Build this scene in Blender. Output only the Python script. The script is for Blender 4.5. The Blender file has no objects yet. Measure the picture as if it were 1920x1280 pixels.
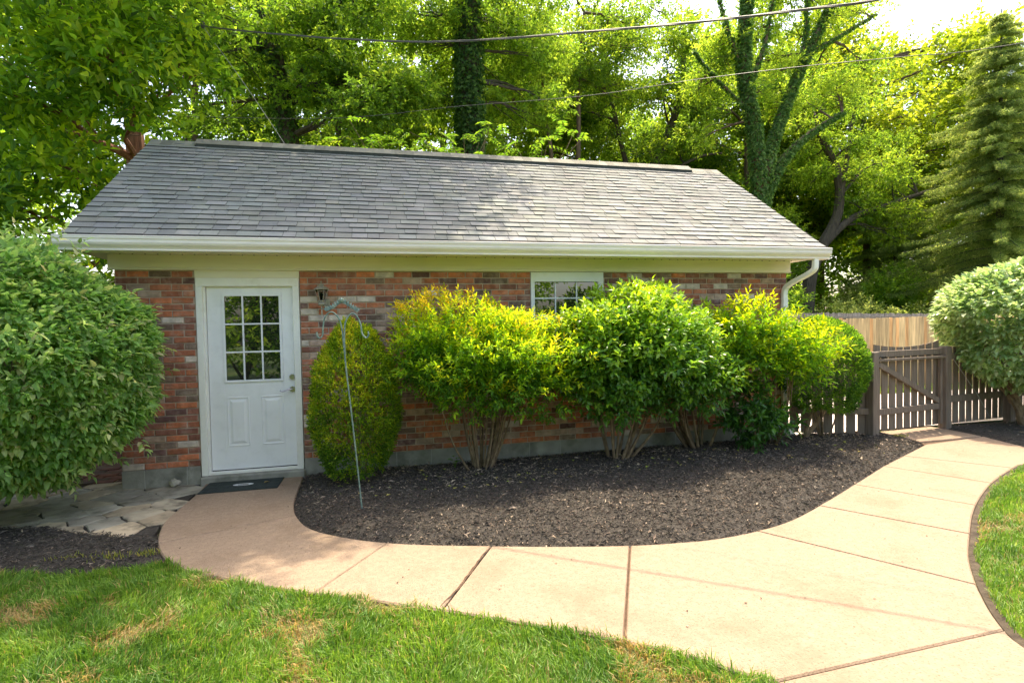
import bpy, bmesh, math, random
import numpy as np
from mathutils import Vector, Matrix
from mathutils.geometry import tessellate_polygon
random.seed(7); rng = np.random.default_rng(11)
scene = bpy.context.scene; COL = scene.collection
R = math.radians

# ------------------------------------------------------------------ materials
def mat(name, color=None, rough=.8, attr=False, var=.15, vscale=4., bump=0., bscale=40., spec=.3, metal=0.,
        speck=0., sscale=200., speckcol=(.05,.05,.05), stain=None, stainscale=1.5, stainamt=.0, leaf=0., ior=None, detail=6., stretch=None):
    m = bpy.data.materials.new(name); m.use_nodes = True
    nt = m.node_tree; N = nt.nodes; L = nt.links
    b = N['Principled BSDF']; out = N['Material Output']
    b.inputs['Roughness'].default_value = rough; b.inputs['Metallic'].default_value = metal
    b.inputs['Specular IOR Level'].default_value = spec
    if ior: b.inputs['IOR'].default_value = ior
    tc = N.new('ShaderNodeTexCoord'); src = tc.outputs['Object']
    if stretch:
        mp = N.new('ShaderNodeMapping'); mp.inputs['Scale'].default_value = stretch
        L.new(src, mp.inputs['Vector']); src = mp.outputs['Vector']
    if attr:
        a = N.new('ShaderNodeAttribute'); a.attribute_name = 'col'; c = a.outputs['Color']
    else:
        rgb = N.new('ShaderNodeRGB'); rgb.outputs[0].default_value = (*color, 1); c = rgb.outputs[0]
    if var:
        n = N.new('ShaderNodeTexNoise'); n.inputs['Scale'].default_value = vscale; n.inputs['Detail'].default_value = detail
        L.new(src, n.inputs['Vector'])
        mr = N.new('ShaderNodeMapRange'); mr.inputs['From Min'].default_value = .3; mr.inputs['From Max'].default_value = .7
        mr.inputs['To Min'].default_value = 1-var; mr.inputs['To Max'].default_value = 1+var
        L.new(n.outputs['Fac'], mr.inputs['Value'])
        vm = N.new('ShaderNodeVectorMath'); vm.operation = 'SCALE'
        L.new(c, vm.inputs[0]); L.new(mr.outputs[0], vm.inputs['Scale']); c = vm.outputs[0]
    if stain:
        n = N.new('ShaderNodeTexNoise'); n.inputs['Scale'].default_value = stainscale; n.inputs['Detail'].default_value = 8
        n.inputs['Roughness'].default_value = .65
        L.new(src, n.inputs['Vector'])
        mr = N.new('ShaderNodeMapRange'); mr.inputs['From Min'].default_value = .5; mr.inputs['From Max'].default_value = .68
        mr.inputs['To Max'].default_value = stainamt
        L.new(n.outputs['Fac'], mr.inputs['Value'])
        mx = N.new('ShaderNodeMix'); mx.data_type = 'RGBA'; L.new(mr.outputs[0], mx.inputs[0]); L.new(c, mx.inputs[6])
        mx.inputs[7].default_value = (*stain, 1); c = mx.outputs[2]
    if speck:
        n = N.new('ShaderNodeTexNoise'); n.inputs['Scale'].default_value = sscale; n.inputs['Detail'].default_value = 2
        L.new(src, n.inputs['Vector'])
        mr = N.new('ShaderNodeMapRange'); mr.inputs['From Min'].default_value = .55; mr.inputs['From Max'].default_value = .75
        mr.inputs['To Max'].default_value = speck
        L.new(n.outputs['Fac'], mr.inputs['Value'])
        mx = N.new('ShaderNodeMix'); mx.data_type = 'RGBA'; L.new(mr.outputs[0], mx.inputs[0]); L.new(c, mx.inputs[6])
        mx.inputs[7].default_value = (*speckcol, 1); c = mx.outputs[2]
    L.new(c, b.inputs['Base Color'])
    if bump:
        n = N.new('ShaderNodeTexNoise'); n.inputs['Scale'].default_value = bscale; n.inputs['Detail'].default_value = 8
        L.new(src, n.inputs['Vector'])
        bp = N.new('ShaderNodeBump'); bp.inputs['Strength'].default_value = bump; bp.inputs['Distance'].default_value = .01
        L.new(n.outputs['Fac'], bp.inputs['Height']); L.new(bp.outputs[0], b.inputs['Normal'])
    if leaf:
        tr = N.new('ShaderNodeBsdfTranslucent')
        vm = N.new('ShaderNodeVectorMath'); vm.operation = 'MULTIPLY'; vm.inputs[1].default_value = (2.35, 2.15, 1.4)
        L.new(c, vm.inputs[0]); L.new(vm.outputs[0], tr.inputs['Color'])
        ms = N.new('ShaderNodeMixShader'); ms.inputs[0].default_value = leaf
        L.new(b.outputs[0], ms.inputs[1]); L.new(tr.outputs[0], ms.inputs[2]); L.new(ms.outputs[0], out.inputs['Surface'])
    return m

M = {}
M['brick'] = mat('brick', attr=True, rough=.9, var=.3, vscale=14, bump=.7, bscale=45, stain=(.5,.4,.34), stainscale=9, stainamt=.45, spec=.15)
M['mortar'] = mat('mortar', (.47,.37,.30), rough=.95, var=.2, vscale=9, bump=.5, bscale=80)
M['block'] = mat('concrete_block', (.29,.28,.245), rough=.95, var=.25, vscale=5, bump=.4, bscale=60, stain=(.1,.1,.08), stainscale=3, stainamt=.7)
M['block_joint'] = mat('block_joint', (.34,.33,.3), rough=.95, var=.1)
M['white'] = mat('white_paint', (.84,.84,.86), rough=.42, var=.05, vscale=2, spec=.4, bump=.05, bscale=90, stain=(.5,.5,.48), stainscale=6, stainamt=.18)
M['trimwhite'] = mat('trim_white', (.86,.84,.79), rough=.5, var=.08, vscale=5, stain=(.45,.42,.34), stainscale=5, stainamt=.35)
M['cream'] = mat('cream_metal', (.80,.75,.63), rough=.45, var=.04, vscale=3, stretch=(1,1,8))
M['gutter'] = mat('gutter_metal', (.80,.74,.68), rough=.4, var=.06, vscale=3, stain=(.4,.38,.33), stainscale=9, stainamt=.22, stretch=(.5,3,3))
M['shingle'] = mat('shingle', attr=True, rough=.95, var=.16, vscale=3, bump=.5, bscale=150, speck=.5, sscale=240, speckcol=(.09,.09,.09), spec=.1)
M['ridge'] = mat('ridge_vent', (.05,.055,.05), rough=.9, var=.3, vscale=20)
M['dark'] = mat('dark_void', (.012,.012,.012), rough=.9, var=0)
M['glass'] = mat('dark_glass', (.012,.016,.013), rough=.015, var=0, spec=.5, ior=2.4)
M['nickel'] = mat('satin_nickel', (.42,.41,.40), rough=.3, metal=1, var=.05)
M['path'] = mat('salmon_concrete', (.298,.218,.155), rough=.9, var=.11, vscale=22, detail=12., bump=.5, bscale=120, speck=.7, sscale=75, speckcol=(.14,.09,.06), stain=(.215,.15,.10), stainscale=1.7, stainamt=.6, spec=.15)
M['joint'] = mat('joint_filler', (.09,.055,.035), rough=.95, var=.3, vscale=30)
M['drive'] = mat('pale_concrete', (.62,.54,.5), rough=.9, var=.08)
M['flag'] = mat('flagstone', attr=True, rough=.85, var=.25, vscale=4, bump=1, bscale=14, stain=(.12,.105,.075), stainscale=5, stainamt=.85)
M['paver'] = mat('red_paver', attr=True, rough=.95, var=.3, vscale=8, bump=.4, bscale=60)
M['soil'] = mat('soil', (.065,.05,.035), rough=1, var=.4, vscale=12, bump=1, bscale=50)
M['mulchbase'] = mat('mulch_base', (.05,.043,.036), rough=1, var=.5, vscale=30, bump=1, bscale=90)
M['chip'] = mat('bark_chip', attr=True, rough=.85, var=.3, vscale=50, spec=.25)
M['turf'] = mat('turf_soil', (.10,.12,.035), rough=1, var=.4, vscale=6, bump=1, bscale=80, stain=(.22,.18,.08), stainscale=2.2, stainamt=.5)
M['far'] = mat('far_ground', (.06,.10,.025), rough=1, var=.4, vscale=1, stain=(.1,.09,.04), stainscale=.4, stainamt=.8)
M['grass'] = mat('grass_blade', attr=True, rough=.5, var=.0, leaf=.4, spec=.35)
M['leaf'] = mat('leaf', attr=True, rough=.5, var=.0, leaf=.55, spec=.3)
M['glossleaf'] = mat('glossy_leaf', attr=True, rough=.33, var=.0, leaf=.35, spec=.5)
M['bark'] = mat('bark', (.13,.09,.06), rough=.95, var=.4, vscale=6, bump=1, bscale=12, stretch=(3,3,.6))
M['darkbark'] = mat('dark_bark', (.075,.062,.048), rough=.95, var=.4, vscale=6, bump=1, bscale=12, stretch=(3,3,.6))
M['redbark'] = mat('reddish_bark', (.17,.08,.045), rough=.95, var=.4, vscale=6, bump=1, bscale=12, stretch=(3,3,.6))
M['stem'] = mat('shrub_stem', (.19,.135,.08), rough=.9, var=.4, vscale=14, bump=.6, bscale=60)
M['gatewood'] = mat('grey_brown_wood', (.175,.138,.107), rough=.7, var=.25, vscale=7, bump=.3, bscale=30, stretch=(6,6,.5))
M['tanwood'] = mat('tan_wood', attr=True, rough=.85, var=.4, vscale=6, bump=.4, bscale=25, stretch=(8,8,.35), stain=(.12,.08,.05), stainscale=4, stainamt=.35)
M['redwood'] = mat('dark_red_wood', (.05,.014,.011), rough=.85, var=.3, vscale=7, stretch=(6,6,.5))
M['verd'] = mat('verdigris_iron', (.14,.22,.195), rough=.5, var=.4, vscale=30, stain=(.36,.34,.27), stainscale=30, stainamt=.6, metal=.2)
M['bronze'] = mat('weathered_bronze', (.36,.33,.26), rough=.5, var=.25, vscale=40, metal=.3)
M['black'] = mat('black_metal', (.02,.02,.02), rough=.5, var=.1)
M['rubber'] = mat('rubber_mat', (.022,.032,.03), rough=.8, var=.3, vscale=30, bump=.5, bscale=90)
M['matwhite'] = mat('mat_emblem', (.6,.62,.62), rough=.6, var=.1)
M['cable'] = mat('cable', (.10,.095,.09), rough=.5, var=.1)
M['palecable'] = mat('pale_cable', (.3,.3,.28), rough=.5, var=.1)
M['stone'] = mat('pale_stone', (.4,.37,.31), rough=.9, var=.25, vscale=20, bump=.6, bscale=40)
M['web'] = mat('thread', (.7,.7,.7), rough=.7, var=0)

def clearglass():
    m = bpy.data.materials.new('lantern_glass'); m.use_nodes = True
    b = m.node_tree.nodes['Principled BSDF']; b.inputs['Transmission Weight'].default_value = 1
    b.inputs['Roughness'].default_value = .08; b.inputs['Base Color'].default_value = (.9,.93,.9,1); b.inputs['IOR'].default_value = 1.1
    return m
M['lglass'] = clearglass()

# ------------------------------------------------------------------ mesh builder
class MB:
    def __init__(s): s.v=[]; s.f=[]; s.c=[]; s.n=0
    def add(s, V, F, C=None):
        V=np.asarray(V,float).reshape(-1,3); F=np.asarray(F,int)
        s.v.append(V); s.f.append(F+s.n); s.n+=len(V)
        if C is None: C=np.full((len(F),3),.5)
        C=np.asarray(C,float)
        if C.ndim==1: C=np.tile(C,(len(F),1))
        s.c.append(C); return s
    def box(s, x0,x1,y0,y1,z0,z1, ch=0., C=None, rot=None, org=None):
        if x1<x0: x0,x1=x1,x0
        if y1<y0: y0,y1=y1,y0
        if z1<z0: z0,z1=z1,z0
        bm=bmesh.new(); bmesh.ops.create_cube(bm,size=1)
        for v in bm.verts: v.co=Vector(((x0+x1)/2+v.co.x*(x1-x0),(y0+y1)/2+v.co.y*(y1-y0),(z0+z1)/2+v.co.z*(z1-z0)))
        if ch: bmesh.ops.bevel(bm,geom=bm.edges[:],offset=ch,segments=1,affect='EDGES',clamp_overlap=True)
        if rot is not None:
            o=Vector(org) if org is not None else Vector((0,0,0))
            for v in bm.verts: v.co=o+rot@(v.co-o)
        s.bm(bm,C); return s
    def bm(s,bm,C=None):
        bm.verts.ensure_lookup_table()
        V=np.array([v.co[:] for v in bm.verts]); q={}
        for f in bm.faces: q.setdefault(len(f.verts),[]).append([v.index for v in f.verts])
        bm.verts.index_update(); first=True; base=s.n
        s.v.append(V); s.n+=len(V)
        for k,F in q.items():
            F=np.array(F); s.f.append(F+base)
            s.c.append(np.tile(np.asarray(C if C is not None else (.5,.5,.5),float),(len(F),1)))
        bm.free()
    def tube(s, P, rad, n=8, C=None, cap=True):
        P=[np.asarray(p,float) for p in P]
        if np.isscalar(rad): rad=[rad]*len(P)
        V=[]; up=np.array([.13,.21,.97]); prev=None
        for i,p in enumerate(P):
            t=P[min(i+1,len(P)-1)]-P[max(i-1,0)]; t=t/(np.linalg.norm(t)+1e-9)
            if prev is None:
                a=np.cross(t,up) if abs(t@up)<.95 else np.cross(t,[1,0,0])
            else: a=prev-t*(prev@t)
            a=a/np.linalg.norm(a); prev=a; b=np.cross(t,a)
            for k in range(n):
                w=2*math.pi*k/n; V.append(p+rad[i]*(a*math.cos(w)+b*math.sin(w)))
        F=[[i*n+k,i*n+(k+1)%n,(i+1)*n+(k+1)%n,(i+1)*n+k] for i in range(len(P)-1) for k in range(n)]
        s.add(V,F,C)
        if cap:
            s.f.append(np.array([list(range(n))[::-1]])+s.n-len(V)); s.c.append(np.array([[.5,.5,.5]] if C is None else [C]).reshape(1,3))
            s.f.append(np.array([list(range(n))])+s.n-n); s.c.append(np.array([[.5,.5,.5]] if C is None else [C]).reshape(1,3))
        return s
    def lathe(s, prof, c, n=16, C=None):   # prof: (r,z)
        V=[(c[0]+r*math.cos(2*math.pi*k/n), c[1]+r*math.sin(2*math.pi*k/n), c[2]+z) for r,z in prof for k in range(n)]
        F=[[i*n+k,i*n+(k+1)%n,(i+1)*n+(k+1)%n,(i+1)*n+k] for i in range(len(prof)-1) for k in range(n)]
        return s.add(V,F,C)
    def prism(s, poly, z0, z1, C=None, inset=0.):     # polygon in XY extruded; optional small chamfer by inset
        n=len(poly); P=np.array(poly,float)
        tri=tessellate_polygon([[Vector((p[0],p[1],0)) for p in poly]])
        area=sum(P[i][0]*P[(i+1)%n][1]-P[(i+1)%n][0]*P[i][1] for i in range(n))
        if area<0:
            P=P[::-1]; poly=[tuple(p) for p in P]; tri=tessellate_polygon([[Vector((p[0],p[1],0)) for p in poly]])
        z0a=np.broadcast_to(z0,(n,)); z1a=np.broadcast_to(z1,(n,))
        base=s.n
        if inset:
            e=np.roll(P,-1,0)-P; e/= (np.linalg.norm(e,axis=1,keepdims=True)+1e-9); nrm=np.stack([-e[:,1],e[:,0]],1)
            nn=nrm+np.roll(nrm,1,0); nn/= (np.linalg.norm(nn,axis=1,keepdims=True)+1e-9); I=P+nn*inset
            V=np.concatenate([np.c_[P,z0a],np.c_[P,z1a-inset],np.c_[I,z1a]]); top=2*n
        else: V=np.concatenate([np.c_[P,z0a],np.c_[P,z1a]]); top=n
        s.v.append(V); s.n+=len(V); cc=np.asarray(C if C is not None else (.5,.5,.5),float)
        T=[]
        for t in tri:
            a,b,c=[P[i] for i in t]
            if (b[0]-a[0])*(c[1]-a[1])-(b[1]-a[1])*(c[0]-a[0])<0: t=t[::-1]
            T.append([i+top for i in t])
        T=np.array(T); s.f.append(T+base); s.c.append(np.tile(cc,(len(T),1)))
        for lv in range(1 if not inset else 2):
            Q=np.array([[lv*n+i,lv*n+(i+1)%n,(lv+1)*n+(i+1)%n,(lv+1)*n+i] for i in range(n)])
            s.f.append(Q+base); s.c.append(np.tile(cc,(len(Q),1)))
        return s
    def profile(s, prof, x0, x1, C=None, caps=True):  # (y,z) closed profile along X
        n=len(prof); V=[(x0,y,z) for y,z in prof]+[(x1,y,z) for y,z in prof]
        F=[[i,(i+1)%n,n+(i+1)%n,n+i] for i in range(n)]
        s.add(V,F,C)
        if caps:
            tri=tessellate_polygon([[Vector((y,z,0)) for y,z in prof]])
            T=np.array([list(t) for t in tri]); cc=np.asarray(C if C is not None else (.5,.5,.5),float)
            for off in (0,n): s.f.append(T+off+s.n-len(V)); s.c.append(np.tile(cc,(len(T),1)))
        return s
    def data(s, name, m, smooth=False):
        me=bpy.data.meshes.new(name)
        V=np.concatenate(s.v); me.vertices.add(len(V)); me.vertices.foreach_set('co',V.astype(np.float32).ravel())
        lens=np.concatenate([np.full(len(f),f.shape[1]) for f in s.f]); idx=np.concatenate([f.ravel() for f in s.f])
        me.loops.add(len(idx)); me.loops.foreach_set('vertex_index',idx.astype(np.int32))
        me.polygons.add(len(lens)); st=np.concatenate([[0],np.cumsum(lens)[:-1]])
        me.polygons.foreach_set('loop_start',st.astype(np.int32))
        me.polygons.foreach_set('use_smooth',np.full(len(lens),bool(smooth)))
        a=me.attributes.new('col','FLOAT_VECTOR','FACE'); a.data.foreach_set('vector',np.concatenate(s.c).astype(np.float32).ravel())
        me.materials.append(m); me.update(calc_edges=True); me.validate()
        return me
    def build(s, name, m, parent=None, smooth=False, loc=None):
        o=bpy.data.objects.new(name, s.data(name,m,smooth)); COL.objects.link(o)
        if parent: o.parent=parent
        if loc is not None: o.location=loc
        return o

def tag(o,label=None,cat=None,group=None,kind=None):
    if label: o['label']=label
    if cat: o['category']=cat
    if group: o['group']=group
    if kind: o['kind']=kind
    return o
def thing(name,label,cat,loc=(0,0,0),group=None,rz=0):
    o=bpy.data.objects.new(name,None); o.empty_display_size=.2; o.location=loc; o.rotation_euler=(0,0,rz); COL.objects.link(o)
    return tag(o,label,cat,group)
def kids(o): return [c for c in bpy.data.objects if c.parent==o]
def copy_tree(o,loc,rz=0,scale=1.,label=None):
    r=o.copy(); COL.objects.link(r); r.location=loc; r.rotation_euler=(0,0,rz); r.scale=(scale,)*3
    if label: r['label']=label
    for c in kids(o):
        d=c.copy(); COL.objects.link(d); d.parent=r
        for g in kids(c):
            h=g.copy(); COL.objects.link(h); h.parent=d
    return r

# ------------------------------------------------------------------ leaves
def unit(a): return a/(np.linalg.norm(a,axis=-1,keepdims=True)+1e-9)
def leaves(mb,P,A,Nn,L,W,C,full=False,fold=.18,droop=.2):
    A=unit(A); S=unit(np.cross(A,Nn)); Nn=np.cross(S,A); n=len(P); L=np.broadcast_to(L,(n,))[:,None]; W=np.broadcast_to(W,(n,))[:,None]
    def pt(t,w,h): return P+A*L*t+S*W*L*w+Nn*L*h
    if full:
        V=np.stack([pt(0,0,0),pt(.35,0,-.02),pt(.7,0,-droop*.45),pt(1,0,-droop),
                    pt(.3,.5,fold*.5),pt(.68,.36,fold*.35-droop*.4),pt(.3,-.5,fold*.5),pt(.68,-.36,fold*.35-droop*.4)],1).reshape(-1,3)
        b=(np.arange(n)*8)[:,None]
        T=np.concatenate([b+[0,4,1],b+[2,5,3],b+[0,1,6],b+[2,3,7]]); Q=np.concatenate([b+[1,4,5,2],b+[1,2,7,6]])
        base=mb.n; mb.v.append(V); mb.n+=len(V); mb.f+= [T+base,Q+base]; mb.c+=[np.tile(C,(4,1)),np.tile(C,(2,1))]
    else:
        V=np.stack([pt(0,0,0),pt(.42,.5,fold*.5),pt(1,0,-droop),pt(.42,-.5,fold*.5)],1).reshape(-1,3)
        b=(np.arange(n)*4)[:,None]; T=np.stack([b+[0,1,2],b+[0,2,3]],1).reshape(-1,3)
        base=mb.n; mb.v.append(V); mb.n+=len(V); mb.f.append(T+base); mb.c.append(np.repeat(C,2,axis=0))
def pal(t,cols):
    t=np.clip(t,0,.9999)*(len(cols)-1); i=t.astype(int); f=(t-i)[:,None]; cols=np.array(cols)
    return cols[i]*(1-f)+cols[i+1]*f
def rdir(n): return unit(rng.normal(size=(n,3)))
def lump(D,seed,amt,k=3.):
    r=np.random.default_rng(seed); o=np.ones(len(D))
    for i in range(7):
        q=unit(r.normal(size=3)); o+=amt/2.2*np.sin(k*(1+i*.35)*(D@q)+r.uniform(0,6))
    return o
def twigs(mb,C0,D,nl,L,W,cols,ct,full=False,spread=.8,upn=1.,step=.35,droop=.2,nn=.35,lv=.25,cv=.38,fold=.18):
    """nl leaves along every twig starting at C0 pointing D"""
    n=len(C0); idx=np.repeat(np.arange(n),nl); k=np.tile(np.arange(nl),n); D=unit(D)
    side=unit(np.cross(D,rdir(n)))
    ang=k*2.4+rng.uniform(0,1,n*nl); side2=np.cross(D,side)
    pd=side[idx]*np.cos(ang)[:,None]+side2[idx]*np.sin(ang)[:,None]
    P=C0[idx]+D[idx]*(k*step*L)[:,None]
    last=(k==nl-1)[:,None]
    A=unit(np.where(last,D[idx],D[idx]*.55+pd*spread))
    Nn=unit(np.array([0,0,upn])+rng.normal(size=(n*nl,3))*nn+D[idx]*.25)
    c=pal(ct[idx]+rng.normal(size=n*nl)*.12,cols)*(1+rng.normal(size=(n*nl,1))*cv*.5).clip(.5,1.6)
    leaves(mb,P,A,Nn,L*(1+rng.normal(size=n*nl)*lv*.6).clip(.5,1.5),W,c,full,fold,droop)
def clump(mb,c,r,nt,nl,L,W,cols,t0=.5,out=.6,up=.3,shell=.45,seed=0,amt=.25,**kw):
    D=rdir(nt); rad=lump(D,seed,amt)*rng.uniform(0,1,nt)**shell
    rr=np.array(r); P=np.array(c)+D*rad[:,None]*rr
    d=unit(D*rr/rr.max())*out+rng.normal(size=(nt,3))*.4+np.array([0,0,up])
    ct=t0+rng.normal(size=nt)*.2
    twigs(mb,P,d,nl,L,W,cols,ct,**kw)

def limb(mb,a,b,r0,r1,n=6,wig=.08,sag=0.,sides=7):
    a=np.array(a,float); b=np.array(b,float); d=np.linalg.norm(b-a); P=[]
    off=np.zeros(3)
    for i in range(n+1):
        t=i/n; off=off+(rng.normal(size=3)*wig*d/n if 0<i<n else 0)
        P.append(a+(b-a)*t+off*math.sin(math.pi*t)+np.array([0,0,sag*d*math.sin(math.pi*t)]))
    mb.tube(P,[r0+(r1-r0)*i/n for i in range(n+1)],sides); return P
def smooth(P,k=6,closed=False):
    P=[np.array(p,float) for p in P]; n=len(P); o=[]
    for i in range(n if closed else n-1):
        p0=P[(i-1)%n] if closed or i>0 else P[0]; p1=P[i]; p2=P[(i+1)%n]; p3=P[(i+2)%n] if closed or i+2<n else P[-1]
        for j in range(k):
            t=j/k; o.append(.5*((2*p1)+(-p0+p2)*t+(2*p0-5*p1+4*p2-p3)*t*t+(-p0+3*p1-3*p2+p3)*t**3))
    if not closed: o.append(P[-1])
    return o
def inpoly(X,Y,poly):
    r=np.zeros(X.shape,bool); n=len(poly)
    for i in range(n):
        x1,y1=poly[i][:2]; x2,y2=poly[(i+1)%n][:2]
        if y1==y2: continue
        c=((y1>Y)!=(y2>Y))&(X<(x2-x1)*(Y-y1)/(y2-y1)+x1); r^=c
    return r
def edged(X,Y,poly,closed=True):
    d=np.full(X.shape,1e9); n=len(poly)
    for i in range(n if closed else n-1):
        x1,y1=poly[i][:2]; x2,y2=poly[(i+1)%n][:2]; dx,dy=x2-x1,y2-y1; l=dx*dx+dy*dy+1e-12
        t=np.clip(((X-x1)*dx+(Y-y1)*dy)/l,0,1); d=np.minimum(d,np.hypot(X-x1-t*dx,Y-y1-t*dy))
    return d
def vnoise(X,Y,s,seed):
    r=np.random.default_rng(seed); T=r.uniform(size=(64,64)); x=X/s+1000; y=Y/s+1000
    xi=np.floor(x).astype(int); yi=np.floor(y).astype(int); fx=x-xi; fy=y-yi; fx=fx*fx*(3-2*fx); fy=fy*fy*(3-2*fy)
    g=lambda a,b:T[a%64,b%64]
    return (g(xi,yi)*(1-fx)+g(xi+1,yi)*fx)*(1-fy)+(g(xi,yi+1)*(1-fx)+g(xi+1,yi+1)*fx)*fy

# ================================================================== SETTING
gmb=MB(); gmb.add([(-150,-60,-.06),(150,-60,-.06),(150,180,-.06),(-150,180,-.06)],[[0,1,2,3]])
tag(gmb.build('ground',M['far']),'flat green ground reaching away under the trees','ground',kind='structure')

inner=smooth([(1.78,-.03),(1.79,-.24),(1.80,-.74),(1.82,-1.09),(1.88,-1.41),(2.0,-1.72),(2.17,-1.94),(2.46,-2.17),(2.77,-2.34),(3.12,-2.47),(3.46,-2.58),(3.87,-2.71),(4.37,-2.84),(4.7,-2.89),(5.03,-2.91),(5.43,-2.86),(5.82,-2.75),(6.33,-2.51),(7.13,-2.09),(7.99,-1.63),(8.61,-1.33),(9.11,-1.09),(9.40,-.95)],5)
inner=[tuple(p) for p in inner]
outer=smooth([(.79,-.05),(.81,-.38),(.80,-.77),(.79,-1.22),(.85,-1.55),(.92,-1.78),(1.01,-1.99),(1.13,-2.19),(1.31,-2.40),(1.51,-2.54),(1.89,-2.80),(2.35,-3.07),(2.54,-3.17),(2.84,-3.35),(2.98,-3.43),(3.28,-3.62),(3.63,-3.85),(3.79,-3.97),(3.96,-4.1),(4.12,-4.26),(4.32,-4.5),(4.5,-4.85),(4.62,-5.5),(4.7,-8.5)],5)
outer=[tuple(p) for p in outer]
right=smooth([(10.3,-3.2),(10.1,-2.5),(9.85,-2.15),(9.5,-2.02),(9.08,-2.15),(8.4,-2.45),(7.79,-2.78),(7.32,-3.07),(6.89,-3.37),(6.49,-3.66),(6.23,-3.88),(6.03,-4.07),(5.8,-4.32),(5.66,-4.55),(5.58,-5.0),(5.62,-6),(5.7,-8.5)],5)
right=[tuple(p) for p in right]
def near(L_,p): return min(range(len(L_)),key=lambda i:(L_[i][0]-p[0])**2+(L_[i][1]-p[1])**2)
pm=MB(); jm=MB()
def seg(L_,a,b):
    i,j=near(L_,a),near(L_,b)
    return L_[i:j+1] if i<=j else L_[j:i+1][::-1]
def shrink(poly,g):
    P=np.array(poly); n=len(P)
    ar=sum(P[i][0]*P[(i+1)%n][1]-P[(i+1)%n][0]*P[i][1] for i in range(n))
    if ar<0: P=P[::-1]
    e=np.roll(P,-1,0)-P; e=unit(e); nr=np.stack([-e[:,1],e[:,0]],1); m=nr+np.roll(nr,1,0)
    m=m/np.maximum((m*nr).sum(1,keepdims=True),.5)
    return [tuple(p) for p in P+m*g]
def slab(poly,g=.004):
    pm.prism(shrink(poly,g),-.1,rng.uniform(-.001,.001),inset=.009)
slab(seg(outer,(.79,-.05),(.92,-1.78))+seg(inner,(1.88,-1.41),(1.78,-.03)))
slab(seg(outer,(.92,-1.78),(2.22,-3.0))+seg(inner,(2.62,-2.27),(1.88,-1.41)))
slab(seg(outer,(2.22,-3.0),(2.91,-3.39))+seg(inner,(3.40,-2.55),(2.62,-2.27)))
slab(seg(outer,(2.91,-3.39),(3.79,-3.97))+seg(inner,(4.37,-2.84),(3.40,-2.55)),.007)
slab(seg(outer,(3.79,-3.97),(4.30,-4.46))+seg(right,(5.72,-4.40),(6.11,-3.97))+seg(inner,(5.43,-2.86),(4.37,-2.84)),.006)
slab(seg(outer,(4.30,-4.46),(4.62,-5.6))+seg(right,(5.6,-5.6),(5.72,-4.40)),.009)
slab(seg(outer,(4.62,-5.6),(4.7,-8.5))+seg(right,(5.7,-8.5),(5.6,-5.6)))
js=[((5.43,-2.86),(6.11,-3.97)),((6.33,-2.51),(6.88,-3.38)),((7.13,-2.09),(7.60,-2.89)),((7.99,-1.63),(8.40,-2.45)),((8.66,-1.31),(9.2,-2.10))]
for a,b in zip(js[:-1],js[1:]):
    slab(seg(inner,a[0],b[0])+seg(right,b[1],a[1]),.0045)
slab(seg(inner,(8.66,-1.31),(9.40,-.95))+[(9.50,-.82),(10.55,-.82),(10.45,-1.15),(10.37,-1.45),(9.62,-2.02)][1:4]+seg(right,(9.7,-2.06),(9.2,-2.10)),.004)
slab([(9.50,-.80),(9.5,-.6),(9.52,-.3),(9.52,-.12),(10.58,-.05),(10.60,-.45),(10.55,-.80)],.004)
slab([(10.39,-1.47),(10.7,-2.2),(11.2,-3.2)]+seg(right,(10.3,-3.2),(9.7,-2.06)),.004)
allp=outer+seg(right,(5.7,-8.5),(10.3,-3.2))+[(11.2,-3.2),(10.7,-2.2),(10.37,-1.45),(10.55,-.8),(10.6,-.05),(9.5,-.1),(9.5,-.8)]+inner[::-1]
jm.prism(allp,-.11,-.022)
tag(pm.build('concrete_path',M['path']),'curving salmon concrete garden path with scored joints','path',kind='structure')
tag(jm.build('path_base',M['joint']),'dark joint bed under the curving path','path base',kind='structure')

# driveway beyond the gate
dm=MB(); dm.add([(8.2,.15,-.03),(30,.0,-.03),(30,3.2,-.03),(8.2,3.2,-.03)],[[0,1,2,3]])
tag(dm.build('driveway',M['drive']),'pale driveway beyond the slatted gate','driveway',kind='structure')

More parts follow.
